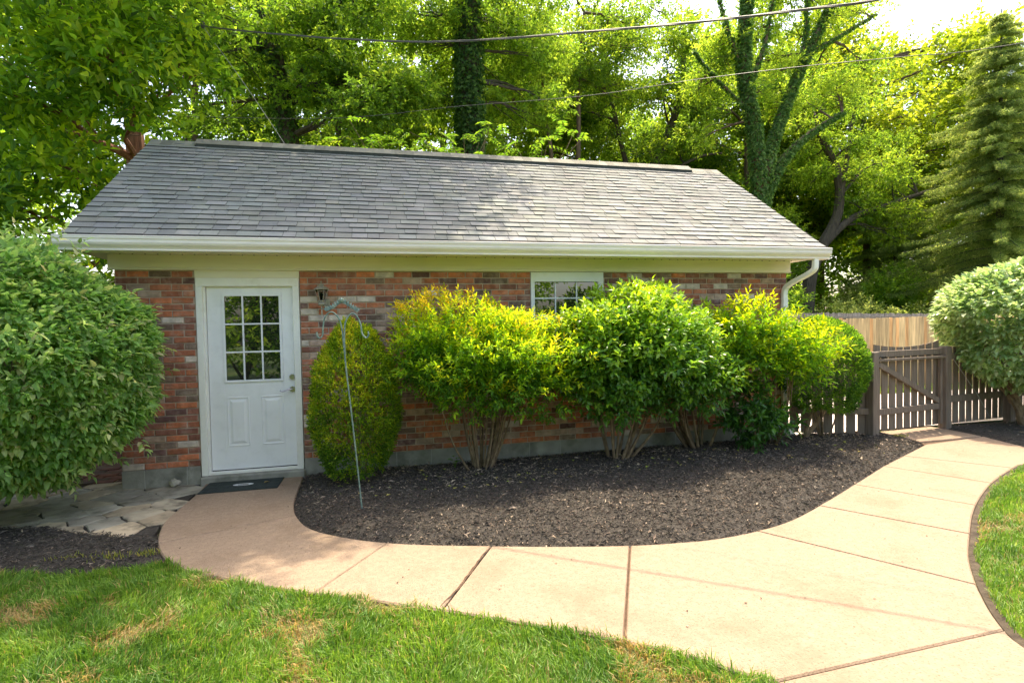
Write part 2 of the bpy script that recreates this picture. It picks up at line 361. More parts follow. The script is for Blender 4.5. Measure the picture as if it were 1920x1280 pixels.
bed1=[(1.80,-.02)]+inner+[(9.50,-.80),(9.5,-.6),(9.5,-.1),(9.05,-.05),(8.2,.12),(8.2,.02)]
bed2=[(-6,-2.15),(-1,-2.05),(.06,-2.08),(.45,-2.23),(.8,-2.24),(1.13,-2.22),(1.01,-1.99),(.92,-1.78),(.85,-1.55),(.62,-1.50),(.46,-1.40),(.2,-1.3),(-.1,-1.08),(-.56,-.94),(-6,-.9)]
bed3=[(10.6,-.05),(10.6,-.45),(10.52,-.95),(10.37,-1.42),(10.7,-2.2),(11.2,-3.2),(14,-4),(18,-4),(18,-.1)]
def bed_h(X,Y,poly,hmax):
    ins=inpoly(X,Y,poly); d=edged(X,Y,poly)
    return np.where(ins,-.022+np.minimum(d*.35,hmax)+(vnoise(X,Y,.35,3)-.5)*.025*np.minimum(d*6,1),-.035)
def bed(poly,hmax,nch,xr,yr,nm,lab,light=.12,seed=1,view=None):
    X,Y=np.meshgrid(np.arange(xr[0],xr[1],.06),np.arange(yr[0],yr[1],.06)); Z=bed_h(X,Y,poly,hmax)+rng.normal(size=X.shape)*.003
    keep=inpoly(X,Y,poly)|(edged(X,Y,poly)<.07); r,c=X.shape; id_=np.arange(r*c).reshape(r,c)
    k=keep[:-1,:-1]&keep[1:,:-1]&keep[:-1,1:]&keep[1:,1:]
    F=np.stack([id_[:-1,:-1],id_[:-1,1:],id_[1:,1:],id_[1:,:-1]],-1)[k]
    m=MB(); m.add(np.stack([X,Y,Z],-1).reshape(-1,3),F)
    tag(m.build('mulch_bed',M['mulchbase'],smooth=True),lab,'flower bed',kind='structure')
    n=nch; X=rng.uniform(*xr,n); Y=rng.uniform(*yr,n); k=inpoly(X,Y,poly)&(edged(X,Y,poly)>.008); X=X[k];Y=Y[k]; n=len(X)
    Z=bed_h(X,Y,poly,hmax)+rng.uniform(0,.012,n); a=rng.uniform(0,6.3,n)
    A=np.stack([np.cos(a),np.sin(a),rng.normal(size=n)*.28],1); Nn=np.array([0,0,1.])+rng.normal(size=(n,3))*.35
    L=rng.gamma(3,.0065,n).clip(.006,.09); W=rng.uniform(.10,.35,n)
    pale=vnoise(X,Y,.5,seed)*.5+vnoise(X,Y,.12,seed+1)*.5
    t=rng.uniform(size=n); pl=t<light*np.clip((pale-.35)*2.2,.1,1); L=np.where(pl,L*1.25,L)
    C=np.array([.066,.057,.048])*(rng.uniform(.5,2.3,n)[:,None])
    br=t<light*1.1; C[br]=np.array([.13,.095,.075])*rng.uniform(.6,1.5,br.sum())[:,None]
    pl=t<light*np.clip((pale-.35)*2.2,.1,1); C[pl]=np.array([.36,.28,.21])*rng.uniform(.6,1.3,pl.sum())[:,None]
    cm=MB(); leaves(cm,np.stack([X,Y,Z],1),A,Nn,L,W,C,fold=.3,droop=0)
    tag(cm.build('bark_mulch',M['chip']),lab.replace('bed of','loose chips of'),'mulch',kind='stuff')
bed(bed1,.07,170000,(1.7,9.6),(-3.0,.2),'m','bed of dark bark mulch between the brick wall and the curving path',light=.24)
bed(bed2,.03,45000,(-4,1.2),(-2.3,-.85),'m','bed of dark bark mulch at the left beside the flagstones',light=.04,seed=9)
bed(bed3,.04,16000,(10.3,14),(-3.5,-.05),'m','bed of dark bark mulch under the right hand shrub',light=.06,seed=12)

# lawns
lawnL=[(-6,-2.13),(-1,-2.04),(.06,-2.07),(.45,-2.22),(.8,-2.23),(1.12,-2.22)]+outer[near(outer,(1.13,-2.19)):]+[(4.7,-12),(-12,-12),(-12,-2.13)]
lawnR=right+[(5.8,-12),(20,-12),(20,-4.4),(12,-4.2)]
lm=MB(); lm.prism(lawnL,-.05,-.022); tag(lm.build('lawn',M['turf']),'lawn left of the path in the foreground','lawn',kind='structure')
lm=MB(); lm.prism(lawnR,-.05,-.023); tag(lm.build('lawn',M['turf']),'lawn right of the path','lawn',kind='structure')
GC=[(.05,.13,.02),(.10,.21,.028),(.18,.31,.045),(.31,.40,.09)]
def grass(poly,xr,yr,n,lab,edge=0.0,over=0.0):
    X=rng.uniform(*xr,n); Y=rng.uniform(*yr,n); tx=vnoise(X,Y,.09,31)
    ins=inpoly(X,Y,poly); d=edged(X,Y,poly,True)
    dry=vnoise(X,Y,.55,41)*.55+vnoise(X,Y,.2,43)*.3+vnoise(X,Y,.07,47)*.15
    k=(ins&(d>edge*(.6+.8*vnoise(X,Y,.1,7))))|((~ins)&(d<over*vnoise(X,Y,.07,5)))
    k&=rng.uniform(size=n)<np.where(dry>.70,.55,1.)
    X=X[k];Y=Y[k];dry=dry[k];tx=tx[k]; n=len(X)
    H=(.035+.038*tx+.018*rng.normal(size=n)).clip(.015,.1)*np.where(dry>.70,.7,1); a=rng.uniform(0,6.3,n); lean=rng.uniform(.1,.9,n)+.3*(dry>.62)
    ld=vnoise(X,Y,.25,51)*9+rng.normal(size=n)*1.0
    D=np.stack([np.cos(ld),np.sin(ld),0*a],1); S=np.stack([np.cos(a),np.sin(a),0*a],1)
    W=rng.uniform(.0016,.0034,n)[:,None]; B=np.stack([X,Y,np.full(n,-.025)],1); Z=np.array([0,0,1.])
    m1=B+Z*(H*.6)[:,None]+D*(H*lean*.25)[:,None]; tp=B+Z*(H*(1-.25*lean))[:,None]+D*(H*lean*.95)[:,None]
    V=np.stack([B-S*W,B+S*W,m1+S*W*.9,m1-S*W*.9,tp],1).reshape(-1,3); b=(np.arange(n)*5)[:,None]
    t=.35+.45*(vnoise(X,Y,.4,61)-.5)+rng.normal(size=n)*.22
    C=pal(t,GC); dr=rng.uniform(size=n)<np.clip((dry-.60)*6,.045,.7)
    C[dr]=np.array([.36,.26,.12])*rng.uniform(.6,1.2,dr.sum())[:,None]
    m=MB(); m.v.append(V); m.n=len(V); m.f=[b+[0,1,2,3],b+[3,2,4]]; m.c=[C,C]
    tag(m.build('lawn_grass',M['grass']),lab,'grass',kind='stuff')
grass(lawnL,(-3.6,4.6),(-5.0,-2.0),330000,'mown grass with dry tan patches in front of the path',over=.03)
grass(lawnL,(-4,5),(-7,-5.0),60000,'mown grass nearest the viewer left of the path',over=.03)
grass(lawnR,(5.6,11),(-6,-2.0),150000,'sunlit mown grass inside the right bend of the path',edge=.035)
grass([(-9,3.2),(40,3.2),(40,4.2),(8.2,4.2),(8.2,9),(-9,9)],(8.2,16),(3.2,4.2),20000,'strip of grass in front of the tan fence')

es=MB(); strip=right[:-2]
Pq=np.array(strip); tt=unit(np.gradient(Pq,axis=0)); nq=np.stack([-tt[:,1],tt[:,0]],1)
Qq=[tuple(p) for p in Pq+nq*.05]
if not inpoly(np.array([Qq[20][0]]),np.array([Qq[20][1]]),lawnR)[0]: Qq=[tuple(p) for p in Pq-nq*.05]
es.add([(*p,-.012) for p in strip]+[(*p,-.006) for p in Qq],[[i,i+1,len(strip)+i+1,len(strip)+i] for i in range(len(strip)-1)])
tag(es.build('soil_edge',M['soil']),'narrow bare soil edge along the right lawn','soil',kind='structure')
# edging soil strip on right lawn is the turf material itself; little weeds
def tuft(x,y,n,r,lab):
    m=MB(); P=np.stack([rng.normal(size=n)*r,rng.normal(size=n)*r*.45,np.zeros(n)-.01],1)
    leaves(m,P,unit(rng.normal(size=(n,3))*.35+[0,0,1]),rdir(n),rng.uniform(.02,.055,n),.16,pal(rng.uniform(size=n),[(.12,.2,.04),(.26,.29,.07),(.36,.32,.12)]),droop=.1)
    o=m.build('weed_tuft',M['leaf'],loc=(x,y,0)); tag(o,lab,'weeds',kind='stuff')
tuft(8.9,-.42,200,.12,'yellow green weeds on mulch at the foot of the fence left of the gate')
tuft(9.42,-.48,260,.10,'yellow green weeds on mulch at the foot of the gate post beside the path')
tuft(8.55,-1.04,90,.07,'small low weed patch standing alone on the mulch before the round bush')
tuft(.42,-1.93,45,.06,'sparse yellow grass sprouts in left mulch farthest from the path')
tuft(.70,-1.98,60,.08,'yellow grass sprouts in the middle of the left mulch edge')
tuft(.93,-2.0,70,.05,'yellow grass sprouts touching the left rim of the path')
m=MB(); 
for k in range(7):
    a=k*2.4; P=[(0,0,0),(.012*math.cos(a),.012*math.sin(a),.05),(.03*math.cos(a),.03*math.sin(a),.09+.008*k)]
    m.tube(P,[.002,.002,.001],5,C=(.1,.2,.03))
    d=np.array([[math.cos(a),math.sin(a),.1]]); leaves(m,np.array([P[2]]),d,np.array([[0,0,1.]]),.06,.8,np.array([[.09,.22,.03]]),True)
tag(m.build('seedling',M['leaf'],loc=(3.42,-.42,.03)),'single bright green seedling in the mulch left of the yellow shrub stems','seedling')

def litter(name,lab,poly,xr,yr,n,cols,sz,z):
    X=rng.uniform(*xr,n); Y=rng.uniform(*yr,n); k=inpoly(X,Y,poly)&(edged(X,Y,poly)>.02); X=X[k];Y=Y[k];n=len(X)
    a=rng.uniform(0,6.3,n); m=MB(); Z=z(X,Y)
    leaves(m,np.stack([X,Y,Z],1),np.stack([np.cos(a),np.sin(a),rng.normal(size=n)*.1],1),np.array([0,0,1.])+rng.normal(size=(n,3))*.15,sz*rng.uniform(.5,1.5,n),rng.uniform(.3,.8,n),pal(rng.uniform(size=n),cols),fold=.2,droop=.05)
    tag(m.build(name,M['chip']),lab,'litter',kind='stuff')
litter('path_litter','tiny dark bark crumbs and specks scattered on the salmon path',allp,(.8,10.4),(-5.2,-.1),520,[(.03,.025,.02),(.1,.07,.04),(.3,.25,.18)],.016,lambda X,Y:.003+0*X)
litter('leaf_litter','yellow green fallen leaves scattered on the mulch near the shrub bases',bed1,(2.2,8.8),(-1.3,.05),260,[(.2,.3,.04),(.4,.36,.08),(.3,.18,.08)],.04,lambda X,Y:bed_h(X,Y,bed1,.07)+.014)
m=MB(); P=np.array([(3.385,-2.60),(2.93,-3.36)]); n=26; t=np.linspace(0,1,n)[:,None]; L0=P[0]*(1-t)+P[1]*t; off=np.cumsum(rng.normal(size=n))*.0035; off-=np.linspace(off[0],off[-1],n); pp=unit(np.array([[(P[1]-P[0])[1],-(P[1]-P[0])[0]]]))
wd=(.002+.007*np.sin(np.pi*t)*rng.uniform(.5,1.2,(n,1))); A1=L0+pp*(off[:,None]+.012)-pp*wd; A2=L0+pp*(off[:,None]+.012)+pp*wd
m.add([(*p,.0022) for p in A1]+[(*p,.0022) for p in A2],[[i,i+1,n+i+1,n+i] for i in range(n-1)])
tag(m.build('joint_crack',M['joint']),'jagged dark crack along the path joint','crack',kind='structure')
# flagstones (voronoi cells)
flagpoly=[(-5,-1.02),(-.6,-1.0),(-.12,-1.14),(.2,-1.36),(.44,-1.5),(.80,-1.62),(.80,-1.45),(.76,-1.22),(.77,-.77),(.78,-.38),(.75,-.02),(.0,-.02),(0,.33),(-5,.33)]
def clipp(poly,p,n):
    o=[]; 
    for i in range(len(poly)):
        a=poly[i]; b=poly[(i+1)%len(poly)]; da=(a-p)@n; db=(b-p)@n
        if da<=0: o.append(a)
        if da*db<0: o.append(a+(b-a)*da/(da-db))
    return o
seeds=[]
for i in range(600):
    p=np.array([rng.uniform(-4.4,1.0),rng.uniform(-1.75,.45)])
    if all(abs(p[0]-s[0])/1.35+abs(p[1]-s[1])/.85>.255 for s in seeds): seeds.append(p)  # spacing of the stones
fm=MB()
FC=[(.36,.31,.23),(.35,.32,.26),(.28,.26,.21),(.41,.33,.23),(.27,.24,.19)]
for i,s in enumerate(seeds):
    cell=[s+np.array(q) for q in [(-.6,-.6),(.6,-.6),(.6,.6),(-.6,.6)]]
    for j,t in enumerate(seeds):
        if i!=j and np.abs(t-s).max()<1.3:
            cell=clipp(cell,(s+t)/2,(t-s)/np.linalg.norm(t-s))
            if len(cell)<3: break
    if len(cell)<3: continue
    cc=[]
    for a,b in zip(cell,cell[1:]+cell[:1]):
        for t in (0,.33,.66):
            q=a+(b-a)*t; cc.append(q+(rng.normal(size=2)*.012 if t else rng.normal(size=2)*.006))
    cc=[tuple(c) for c in cc]; cc=shrink(cc,.005)
    k=inpoly(np.array([c[0] for c in cc]),np.array([c[1] for c in cc]),flagpoly)
    if k.sum()<len(cc)*.4: continue
    dx,dy=rng.normal(size=2)*.008; z=np.array([rng.uniform(-.012,-.003)+(c[0]-s[0])*dx+(c[1]-s[1])*dy for c in cc])
    try: fm.prism(cc,-.06,z if True else 0,C=np.array(FC[i%5])*rng.uniform(.8,1.25),inset=.006)
    except Exception: pass
tag(fm.build('flagstone_paving',M['flag']),'irregular grey tan flagstones beside the garage corner','paving',kind='structure')
sm=MB(); sm.prism(flagpoly,-.06,-.018); tag(sm.build('paving_soil',M['mulchbase']),'dark soil in the joints of the flagstones','soil',kind='structure')
bp=MB()
for r_ in range(36):
    for c_ in range(24):
        x=-c_*.205-.02-(r_%2)*.1; y=.345+r_*.104
        if x>-.2 and r_%2==0: x1=-.015
        else: x1=x
        cc=np.array([(.20,.085,.055),(.15,.07,.05),(.12,.085,.06),(.17,.1,.07)][rng.integers(4)])*rng.uniform(.7,1.2)
        bp.box(x-.195,x1 if x1>x-.1 else x,y,y+.096,-.05,rng.uniform(-.008,.004),.004,C=cc)
tag(bp.build('brick_walk',M['paver']),'red brick paving running back along the garage side','paving',kind='structure')
sm=MB(); sm.box(-5,0,.33,4.1,-.06,-.02); tag(sm.build('brick_walk_soil',M['soil']),'dark soil between the brick pavers','soil',kind='structure')

# ================================================================== GARAGE
WX=8.12; WY=3.79; FT=.18; CO=.0695; BL=.2085; BT=FT+30*CO   # BT=2.265
g=thing('garage','red brick garage with grey shingle roof and white door','garage')
bc=[((.54,.18,.09),.19),((.43,.155,.09),.27),((.28,.12,.085),.2),((.21,.14,.105),.12),((.17,.09,.08),.06),((.6,.5,.43),.08),((.44,.3,.23),.08)]
bcs=np.array([b[0] for b in bc]); bcp=np.array([b[1] for b in bc]); bcp/=bcp.sum()
def bricks(mb,u0,u1,zc0,n,plane,skip=lambda a,b,z:None,seed=0):
    """courses of bricks along u (plane 'f','l','r','b')"""
    r=np.random.default_rng(seed)
    for k in range(n):
        z=zc0+k*CO; u=u0-(BL/2 if k%2 else 0)
        while u<u1-.01:
            a=max(u,u0); b=min(u+BL,u1); u+=BL
            for (a2,b2) in skip(a,b,z) or ([(a,b)] if skip(a,b,z) is None else []):
                if b2-a2<.03: continue
                a3,b3=a2+.0055,b2-.0055; z0,z1=z+.0055,z+CO-.0055; cz=.005
                pr=.008+r.uniform(-.0015,.003)
                J=lambda: r.normal()*.0012
                pts=[]
                for (dp,ins) in ((-.01,0),(pr-cz,0),(pr,cz)):
                    for (uu,zz) in ((a3+ins,z0+ins),(b3-ins,z0+ins),(b3-ins,z1-ins),(a3+ins,z1-ins)):
                        uu+=J(); zz+=J()
                        if plane=='f': pts.append((uu,-dp,zz))
                        elif plane=='b': pts.append((uu,WY+dp,zz))
                        elif plane=='l': pts.append((-dp,uu,zz))
                        else: pts.append((WX+dp,uu,zz))
                F=[[i,(i+1)%4,4+(i+1)%4,4+i] for i in range(4)]+[[4+i,4+(i+1)%4,8+(i+1)%4,8+i] for i in range(4)]+[[8,9,10,11]]
                if plane in('l','b'): F=[f[::-1] for f in F]
                mb.add(pts,F,bcs[r.choice(len(bcs),p=bcp)]*r.uniform(.8,1.2))
def skipf(a,b,z):
    out=[(a,b)]
    for (x0,x1,zb,zt) in ((.745,1.79,0,3),(4.45,5.405,1.13,3)):
        if z+CO/2>zb:
            o=[]
            for (p,q) in out:
                if q<=x0 or p>=x1: o.append((p,q))
                else:
                    if p<x0: o.append((p,x0))
                    if q>x1: o.append((x1,q))
            out=o
    return out
w=MB()
bricks(w,0,WX,FT,30,'f',skipf,5)
bricks(w,.0,WY,FT,30,'l',lambda a,b,z:None,6); bricks(w,.0,WY,FT,30,'r',lambda a,b,z:None,7)
w.build('brick_wall',M['brick'],g)
mo=MB()
for x0,x1,z0,z1 in ((0,.745,FT,2.45),(1.79,4.45,FT,2.45),(5.405,WX,FT,2.45),(4.45,5.405,FT,1.14)): mo.box(x0,x1,0,.12,z0,z1)
mo.box(0,.1,.12,WY,FT,2.45); mo.box(WX-.1,WX,.12,WY,FT,2.45); mo.box(.1,WX-.1,WY-.1,WY,FT,2.45)
mo.build('mortar_wall',M['mortar'],g)
for x in (.02,WX-.12):
    gb=MB(); gb.profile([(.01,2.45),(WY-.01,2.45),(1.894,4.09)],x,x+.1); gb.build('gable',M['cream'],g)
it=MB(); it.box(.1,WX-.1,.7,.72,-.02,2.45); it.box(.1,WX-.1,.12,.7,2.44,2.46); it.build('inner_partition',M['dark'],g)  # near-black sheets stand in for the unlit garage interior
fd=MB(); fj=MB()
xs=[.0,.21,.61,.745]; ys=[1.79,2.0,2.4,2.8,3.2,3.6,4.0,4.4,4.8,5.2,5.6,6.0,6.4,6.8,7.2,7.6,8.0,WX]
for L_ in (xs,ys):
    for p_,q_ in zip(L_[:-1],L_[1:]): fd.box(p_+(.004 if p_ not in(0,) else -.004),q_-(.004 if q_!=WX else -.004),-.012,.12,-.15,FT,.003)
fd.box(-.004,.12,.12,WY,-.15,FT); fd.box(WX-.12,WX+.004,.12,WY,-.15,FT)
fd.build('foundation',M['block'],g)
for p_,q_ in ((.01,.74),(1.8,WX-.01)):
    fj=MB(); fj.box(p_,q_,-.009,.1,-.1,FT-.004); fj.build('foundation_mortar',M['block_joint'],g)
st=MB(); st.box(.745,1.80,-.075,.12,-.06,.068,.012); st.build('door_step',M['block'],g)

# frieze, soffit, gutter
fr=MB(); fr.profile([(.0,2.272),(-.045,2.272),(-.045,2.287),(-.03,2.293),(-.03,2.432),(0,2.432)],-.05,8.165); fr.build('frieze_board',M['cream'],g)
so=MB(); x=-.27
while x<8.35:
    so.box(x+.002,min(x+.1135,8.35),-.425,-.03 if -.05<x<8.16 else 0.02,2.433,2.443,.0015); x+=.1155
x=-.27
for (a,b) in ((-.27,0.),(8.12,8.35)): so.box(a,b,.02,WY+.4,2.432,2.442)
so.build('soffit',M['cream'],g)
vd=MB(); vd.box(-.26,8.34,-.42,.0,2.446,2.452);  # near-black backing, shade of the plank grooves put into colour
x=-.27
while x<8.3:
    if -.04<x<8.1: vd.box(x+.109,x+.117,-.062,-.045,2.428,2.4335)  # dark dots painted as the shaded groove ends at the frieze
    x+=.1155
vd.build('soffit_vent',M['dark'],g)
gu=MB(); gu.profile([(-.425,2.405),(-.495,2.405),(-.503,2.411),(-.503,2.428),(-.512,2.44),(-.532,2.462),(-.541,2.482),(-.541,2.512),(-.549,2.518),(-.549,2.535),(-.53,2.538),(-.425,2.538)],-.285,8.365)
gt=gu.build('gutter',M['gutter'],g)
gc=MB(); gc.profile([(-.552,2.536),(-.552,2.543),(-.545,2.546),(-.40,2.572),(-.40,2.566)],-.283,8.363)
gc.build('gutter_cover',M['gutter'],g)
fb=MB(); fb.box(-.27,8.35,-.424,-.405,2.40,2.565); fb.build('fascia',M['cream'],g)
# downspout
ds=MB()
def rtube(mb,P,wx,wy):
    P=[np.array(p,float) for p in P]; V=[]
    for i,p in enumerate(P):
        t=unit(P[min(i+1,len(P)-1)]-P[max(i-1,0)]); b=np.array([1,0,0.]) if abs(t[2])>.3 else np.array([1,0,0.]); b=b-t*(b@t); b=unit(b); c=np.cross(t,b)
        a=[(-1,-.6),(-.8,-1),(.8,-1),(1,-.6),(1,.6),(.8,1),(-.8,1),(-1,.6)]
        for (s_,q) in a: V.append(p+b*s_*wx/2+c*q*wy/2)
    n=8; F=[[i*n+k,i*n+(k+1)%n,(i+1)*n+(k+1)%n,(i+1)*n+k] for i in range(len(P)-1) for k in range(n)]
    mb.add(V,F)
rtube(ds,smooth([(8.17,-.47,2.41),(8.17,-.47,2.34),(8.165,-.45,2.27),(8.13,-.33,2.20),(8.08,-.17,2.13),(8.05,-.075,2.06),(8.045,-.055,1.98),(8.045,-.055,1.9)],4),.075,.055)
rtube(ds,[(8.045,-.055,1.93),(8.045,-.055,.2),(8.045,-.08,.12),(8.045,-.2,.06)],.082,.06)
for z in (.55,1.75): ds.box(7.995,8.095,-.087,-.01,z,z+.025)
ds.build('downspout',M['trimwhite'],g,smooth=False)

# roof
sl=math.atan2(4.19-2.575,1.894+.44); e0=np.array([0,-.44,2.575]); sd=np.array([0,math.cos(sl),math.sin(sl)]); sn=np.array([0,-math.sin(sl),math.cos(sl)])
SL=(1.894+.44)/math.cos(sl); nC=23; ex=SL/nC
rl=MB(); q_=np.random.default_rng(8)
for i in range(46):
    u_=q_.uniform(0,8.2); v_=q_.uniform(.02,SL-.1); p=e0+sd*v_+sn*.016; a=q_.uniform(0,6.28)
    A_=np.array([math.cos(a),0,0])+sd*math.sin(a); leaves(rl,np.array([[u_,p[1],p[2]]]),A_[None],sn[None],q_.uniform(.02,.05),q_.uniform(.2,.6),np.array([[(.12,.07,.04),(.4,.34,.1),(.2,.16,.1)][i%3]]))
tag(rl.build('roof_litter',M['chip']),'small dead leaves and twigs scattered on the shingles','litter',kind='stuff')
rf=MB(); r2=np.random.default_rng(3)
for side in (0,1):
    X0,X1=-.255,8.345
    for k in range(nC):
        s0=k*ex-(.012 if k==0 else 0); x=X0; 
        while x<X1:
            wd=r2.uniform(.11,.24); xb=min(x+wd,X1)
            if X1-xb<.05: xb=X1
            thick=r2.uniform()<.55; h=.0155 if thick else .0095
            h+=r2.normal()*.0006; s_=s0-r2.uniform(0,.003) - (.004 if thick else 0)
            t=r2.normal()
            c=np.array([.262,.264,.246])*(1+.035*t) if thick else np.array([.234,.236,.220])*(1+.04*t)
            c=c*np.array([1+.02*r2.normal(),1,1+.03*r2.normal()])
            pts=[]
            for (uu,vv,ww) in ((x+.0022,s_,h),(xb-.0022,s_,h),(xb-.0022,s0+ex+.006,.0015),(x+.0022,s0+ex+.006,.0015),(x+.0022,s_,-.004),(xb-.0022,s_,-.004)):
                p=e0+sd*vv+sn*ww; pts.append((uu,p[1] if side==0 else 2*1.894-p[1],p[2]))
            F=[[0,1,2,3],[4,5,1,0],[4,0,3],[5,2,1]]
            if side: F=[f[::-1] for f in F]
            base=rf.n; rf.v.append(np.array(pts)); rf.n+=6
            rf.f.append(np.array([f for f in F if len(f)==4])+base); rf.c.append(np.array([c,c*.3]))  # front edge colour darkened to paint the shadow line under each course
            rf.f.append(np.array([f for f in F if len(f)==3])+base); rf.c.append(np.array([c,c])*.6)  # tab sides painted darker too, as shaded edges
            x=xb
roof=rf.build('roof',M['shingle'],g)
dk=MB()
for side in (0,1):
    P=[e0-sn*.004-sd*.0,e0-sn*.022,e0+sd*SL-sn*.03,e0+sd*SL-sn*.004]
    prof=[((p[1] if side==0 else 3.788-p[1]),p[2]) for p in P]
    dk.profile(prof,-.25,8.34)
dk.build('roof_deck',M['ridge'],roof)
for x in (-.262,8.335):
    ra=MB()
    for side in (0,1):
        P=[e0-sn*.006,e0-sn*.13,e0+sd*SL-sn*.16,e0+sd*SL-sn*.006]
        ra.profile([((p[1] if side==0 else 3.788-p[1]),p[2]) for p in P],x,x+.017)
    ra.build('rake_board',M['cream'],roof)
rv=MB()
for (x0,x1,h) in ((-.25,.33,.010),(.33,7.77,.055),(7.77,8.34,.010)):
    a=.15; zb=4.19-a*.69
    rv.profile([(1.894-a,zb+.002),(1.894-a,zb+h),(1.894,4.19+h*.9),(1.894+a,zb+h),(1.894+a,zb+.002),(1.894,4.18)],x0+.001,x1-.001)
rv.build('ridge_vent',M['ridge'],roof)
cp=MB(); x=-.25
while x<8.3:
    h=.055 if .33<x+.07<7.77 else .012; a=.158; zb=4.19-a*.69; t=.006
    cp.profile([(1.894-a,zb+h+.002),(1.894,4.19+h*.9+t),(1.894+a,zb+h+.002),(1.894+a,zb+h-.004),(1.894,4.19+h*.9+.001),(1.894-a,zb+h-.004)],x,x+.14,C=np.array([.25,.24,.2])*rng.uniform(.8,1.2)); x+=.1385
cp.build('ridge_cap',M['shingle'],roof)

# door frame, door
df=MB()
df.box(.75,.815,-.02,.05,.07,2.10,.004); df.box(1.715,1.785,-.02,.05,.07,2.10,.004); df.box(.75,1.785,-.02,.05,2.10,2.19,.004)
df.box(.815,.838,.0,.10,.07,2.118,.003); df.box(1.742,1.768,.012,.10,.07,2.118,.003) ; df.box(.815,1.768,.004,.10,2.118,2.14,.003)
df.box(.815,1.745,-.005,.10,.069,.103,.004)
df.build('door_frame',M['trimwhite'],g)
tr=MB(); tr.box(.745,1.79,-.012,.04,2.191,2.273,.002); tr.build('door_head_trim',M['cream'],g)
d=MB(); X0,X1,Z0,Z1=.843,1.741,.112,2.113
d.box(X0,.992,.03,.075,Z0,Z1,.002); d.box(1.592,X1,.03,.075,Z0,Z1,.002); d.box(.992,1.592,.03,.075,2.022,Z1,.0); d.box(.992,1.592,.03,.075,Z0,1.058,.0)
def ring(mb,x0,x1,z0,z1,y,w,dp):
    mb.box(x0,x1,y-dp,y+.001,z0,z0+w,.003); mb.box(x0,x1,y-dp,y+.001,z1-w,z1,.003); mb.box(x0,x0+w,y-dp,y+.001,z0+w,z1-w,.003); mb.box(x1-w,x1,y-dp,y+.001,z0+w,z1-w,.003)
for (a,b) in ((1.010,1.232),(1.358,1.582)):
    ring(d,a,b,.363,.90,.030,.012,.006)
    o=.05; V=[]; 
    for (ins,yy) in ((.03,.0295),(.055,.022)):
        V+=[(a+ins,yy,.363+ins),(b-ins,yy,.363+ins),(b-ins,yy,.90-ins),(a+ins,yy,.90-ins)]
    d.add(V,[[i,(i+1)%4,4+(i+1)%4,4+i] for i in range(4)]+[[4,5,6,7]])
door=d.build('door',M['white'],g)
lf=MB(); ring(lf,.992,1.592,1.058,2.022,.03,.026,.012)
for x in (1.197,1.385): lf.box(x-.009,x+.009,.018,.032,1.084,1.996,.003)
for z in (1.388,1.693): lf.box(1.018,1.566,.0165,.031,z-.009,z+.009,.003)
lf.build('window_grid',M['white'],door)
gl=MB(); gl.box(.995,1.588,.034,.040,1.06,2.02); gl.build('glass',M['glass'],door)
hd=MB()
def cyl_y(mb,x,z,y0,y1,r,n=20,ch=.003):
    V=[]
    for (yy,rr) in ((y1,r),(y0+ch,r),(y0,r-ch)): V+=[(x+rr*math.cos(2*math.pi*k/n),yy,z+rr*math.sin(2*math.pi*k/n)) for k in range(n)]
    mb.add(V,[[i*n+k,i*n+(k+1)%n,(i+1)*n+(k+1)%n,(i+1)*n+k] for i in range(2) for k in range(n)])
    mb.f.append(np.array([list(range(n))])+mb.n-n); mb.c.append(np.array([[.5,.5,.5]]))
cyl_y(hd,1.684,.962,.012,.030,.031); cyl_y(hd,1.684,.962,-.03,.014,.011)
hd.tube(smooth([(1.684,-.028,.962),(1.655,-.034,.966),(1.62,-.036,.957),(1.59,-.036,.947),(1.572,-.034,.951),(1.562,-.032,.958)],4),.0075,8)
hd.build('handle',M['nickel'],door)
db=MB(); cyl_y(db,1.684,1.10,.006,.030,.029); cyl_y(db,1.684,1.10,-.002,.008,.012); db.build('deadbolt',M['nickel'],door)
sw=MB(); sw.box(.845,1.739,.024,.034,.104,.1115); sw.build('door_sweep',M['black'],door)

# window
wf=MB()
wf.box(4.452,5.403,-.022,.05,2.15,2.268,.003); wf.box(4.452,4.50,-.02,.05,1.16,2.15,.003); wf.box(5.333,5.403,-.02,.05,1.16,2.15,.003); wf.box(4.43,5.42,-.035,.05,1.125,1.16,.003)
wf.box(4.50,5.333,.0,.05,1.675,1.745,.003)
win=wf.build('window',M['white'],g)
mu=MB()
for x in (4.775,5.055): mu.box(x-.009,x+.009,.014,.024,1.745,2.15,.002); 
for x in (4.775,5.055): mu.box(x-.009,x+.009,.022,.032,1.16,1.675,.002)
mu.box(4.50,5.333,.0125,.0235,1.94,1.958,.002); mu.box(4.50,5.333,.0205,.0315,1.41,1.428,.002)
mu.build('window_grid',M['white'],win)
gl=MB(); gl.box(4.498,5.335,.028,.032,1.16,2.15); gl.build('pane',M['glass'],win)

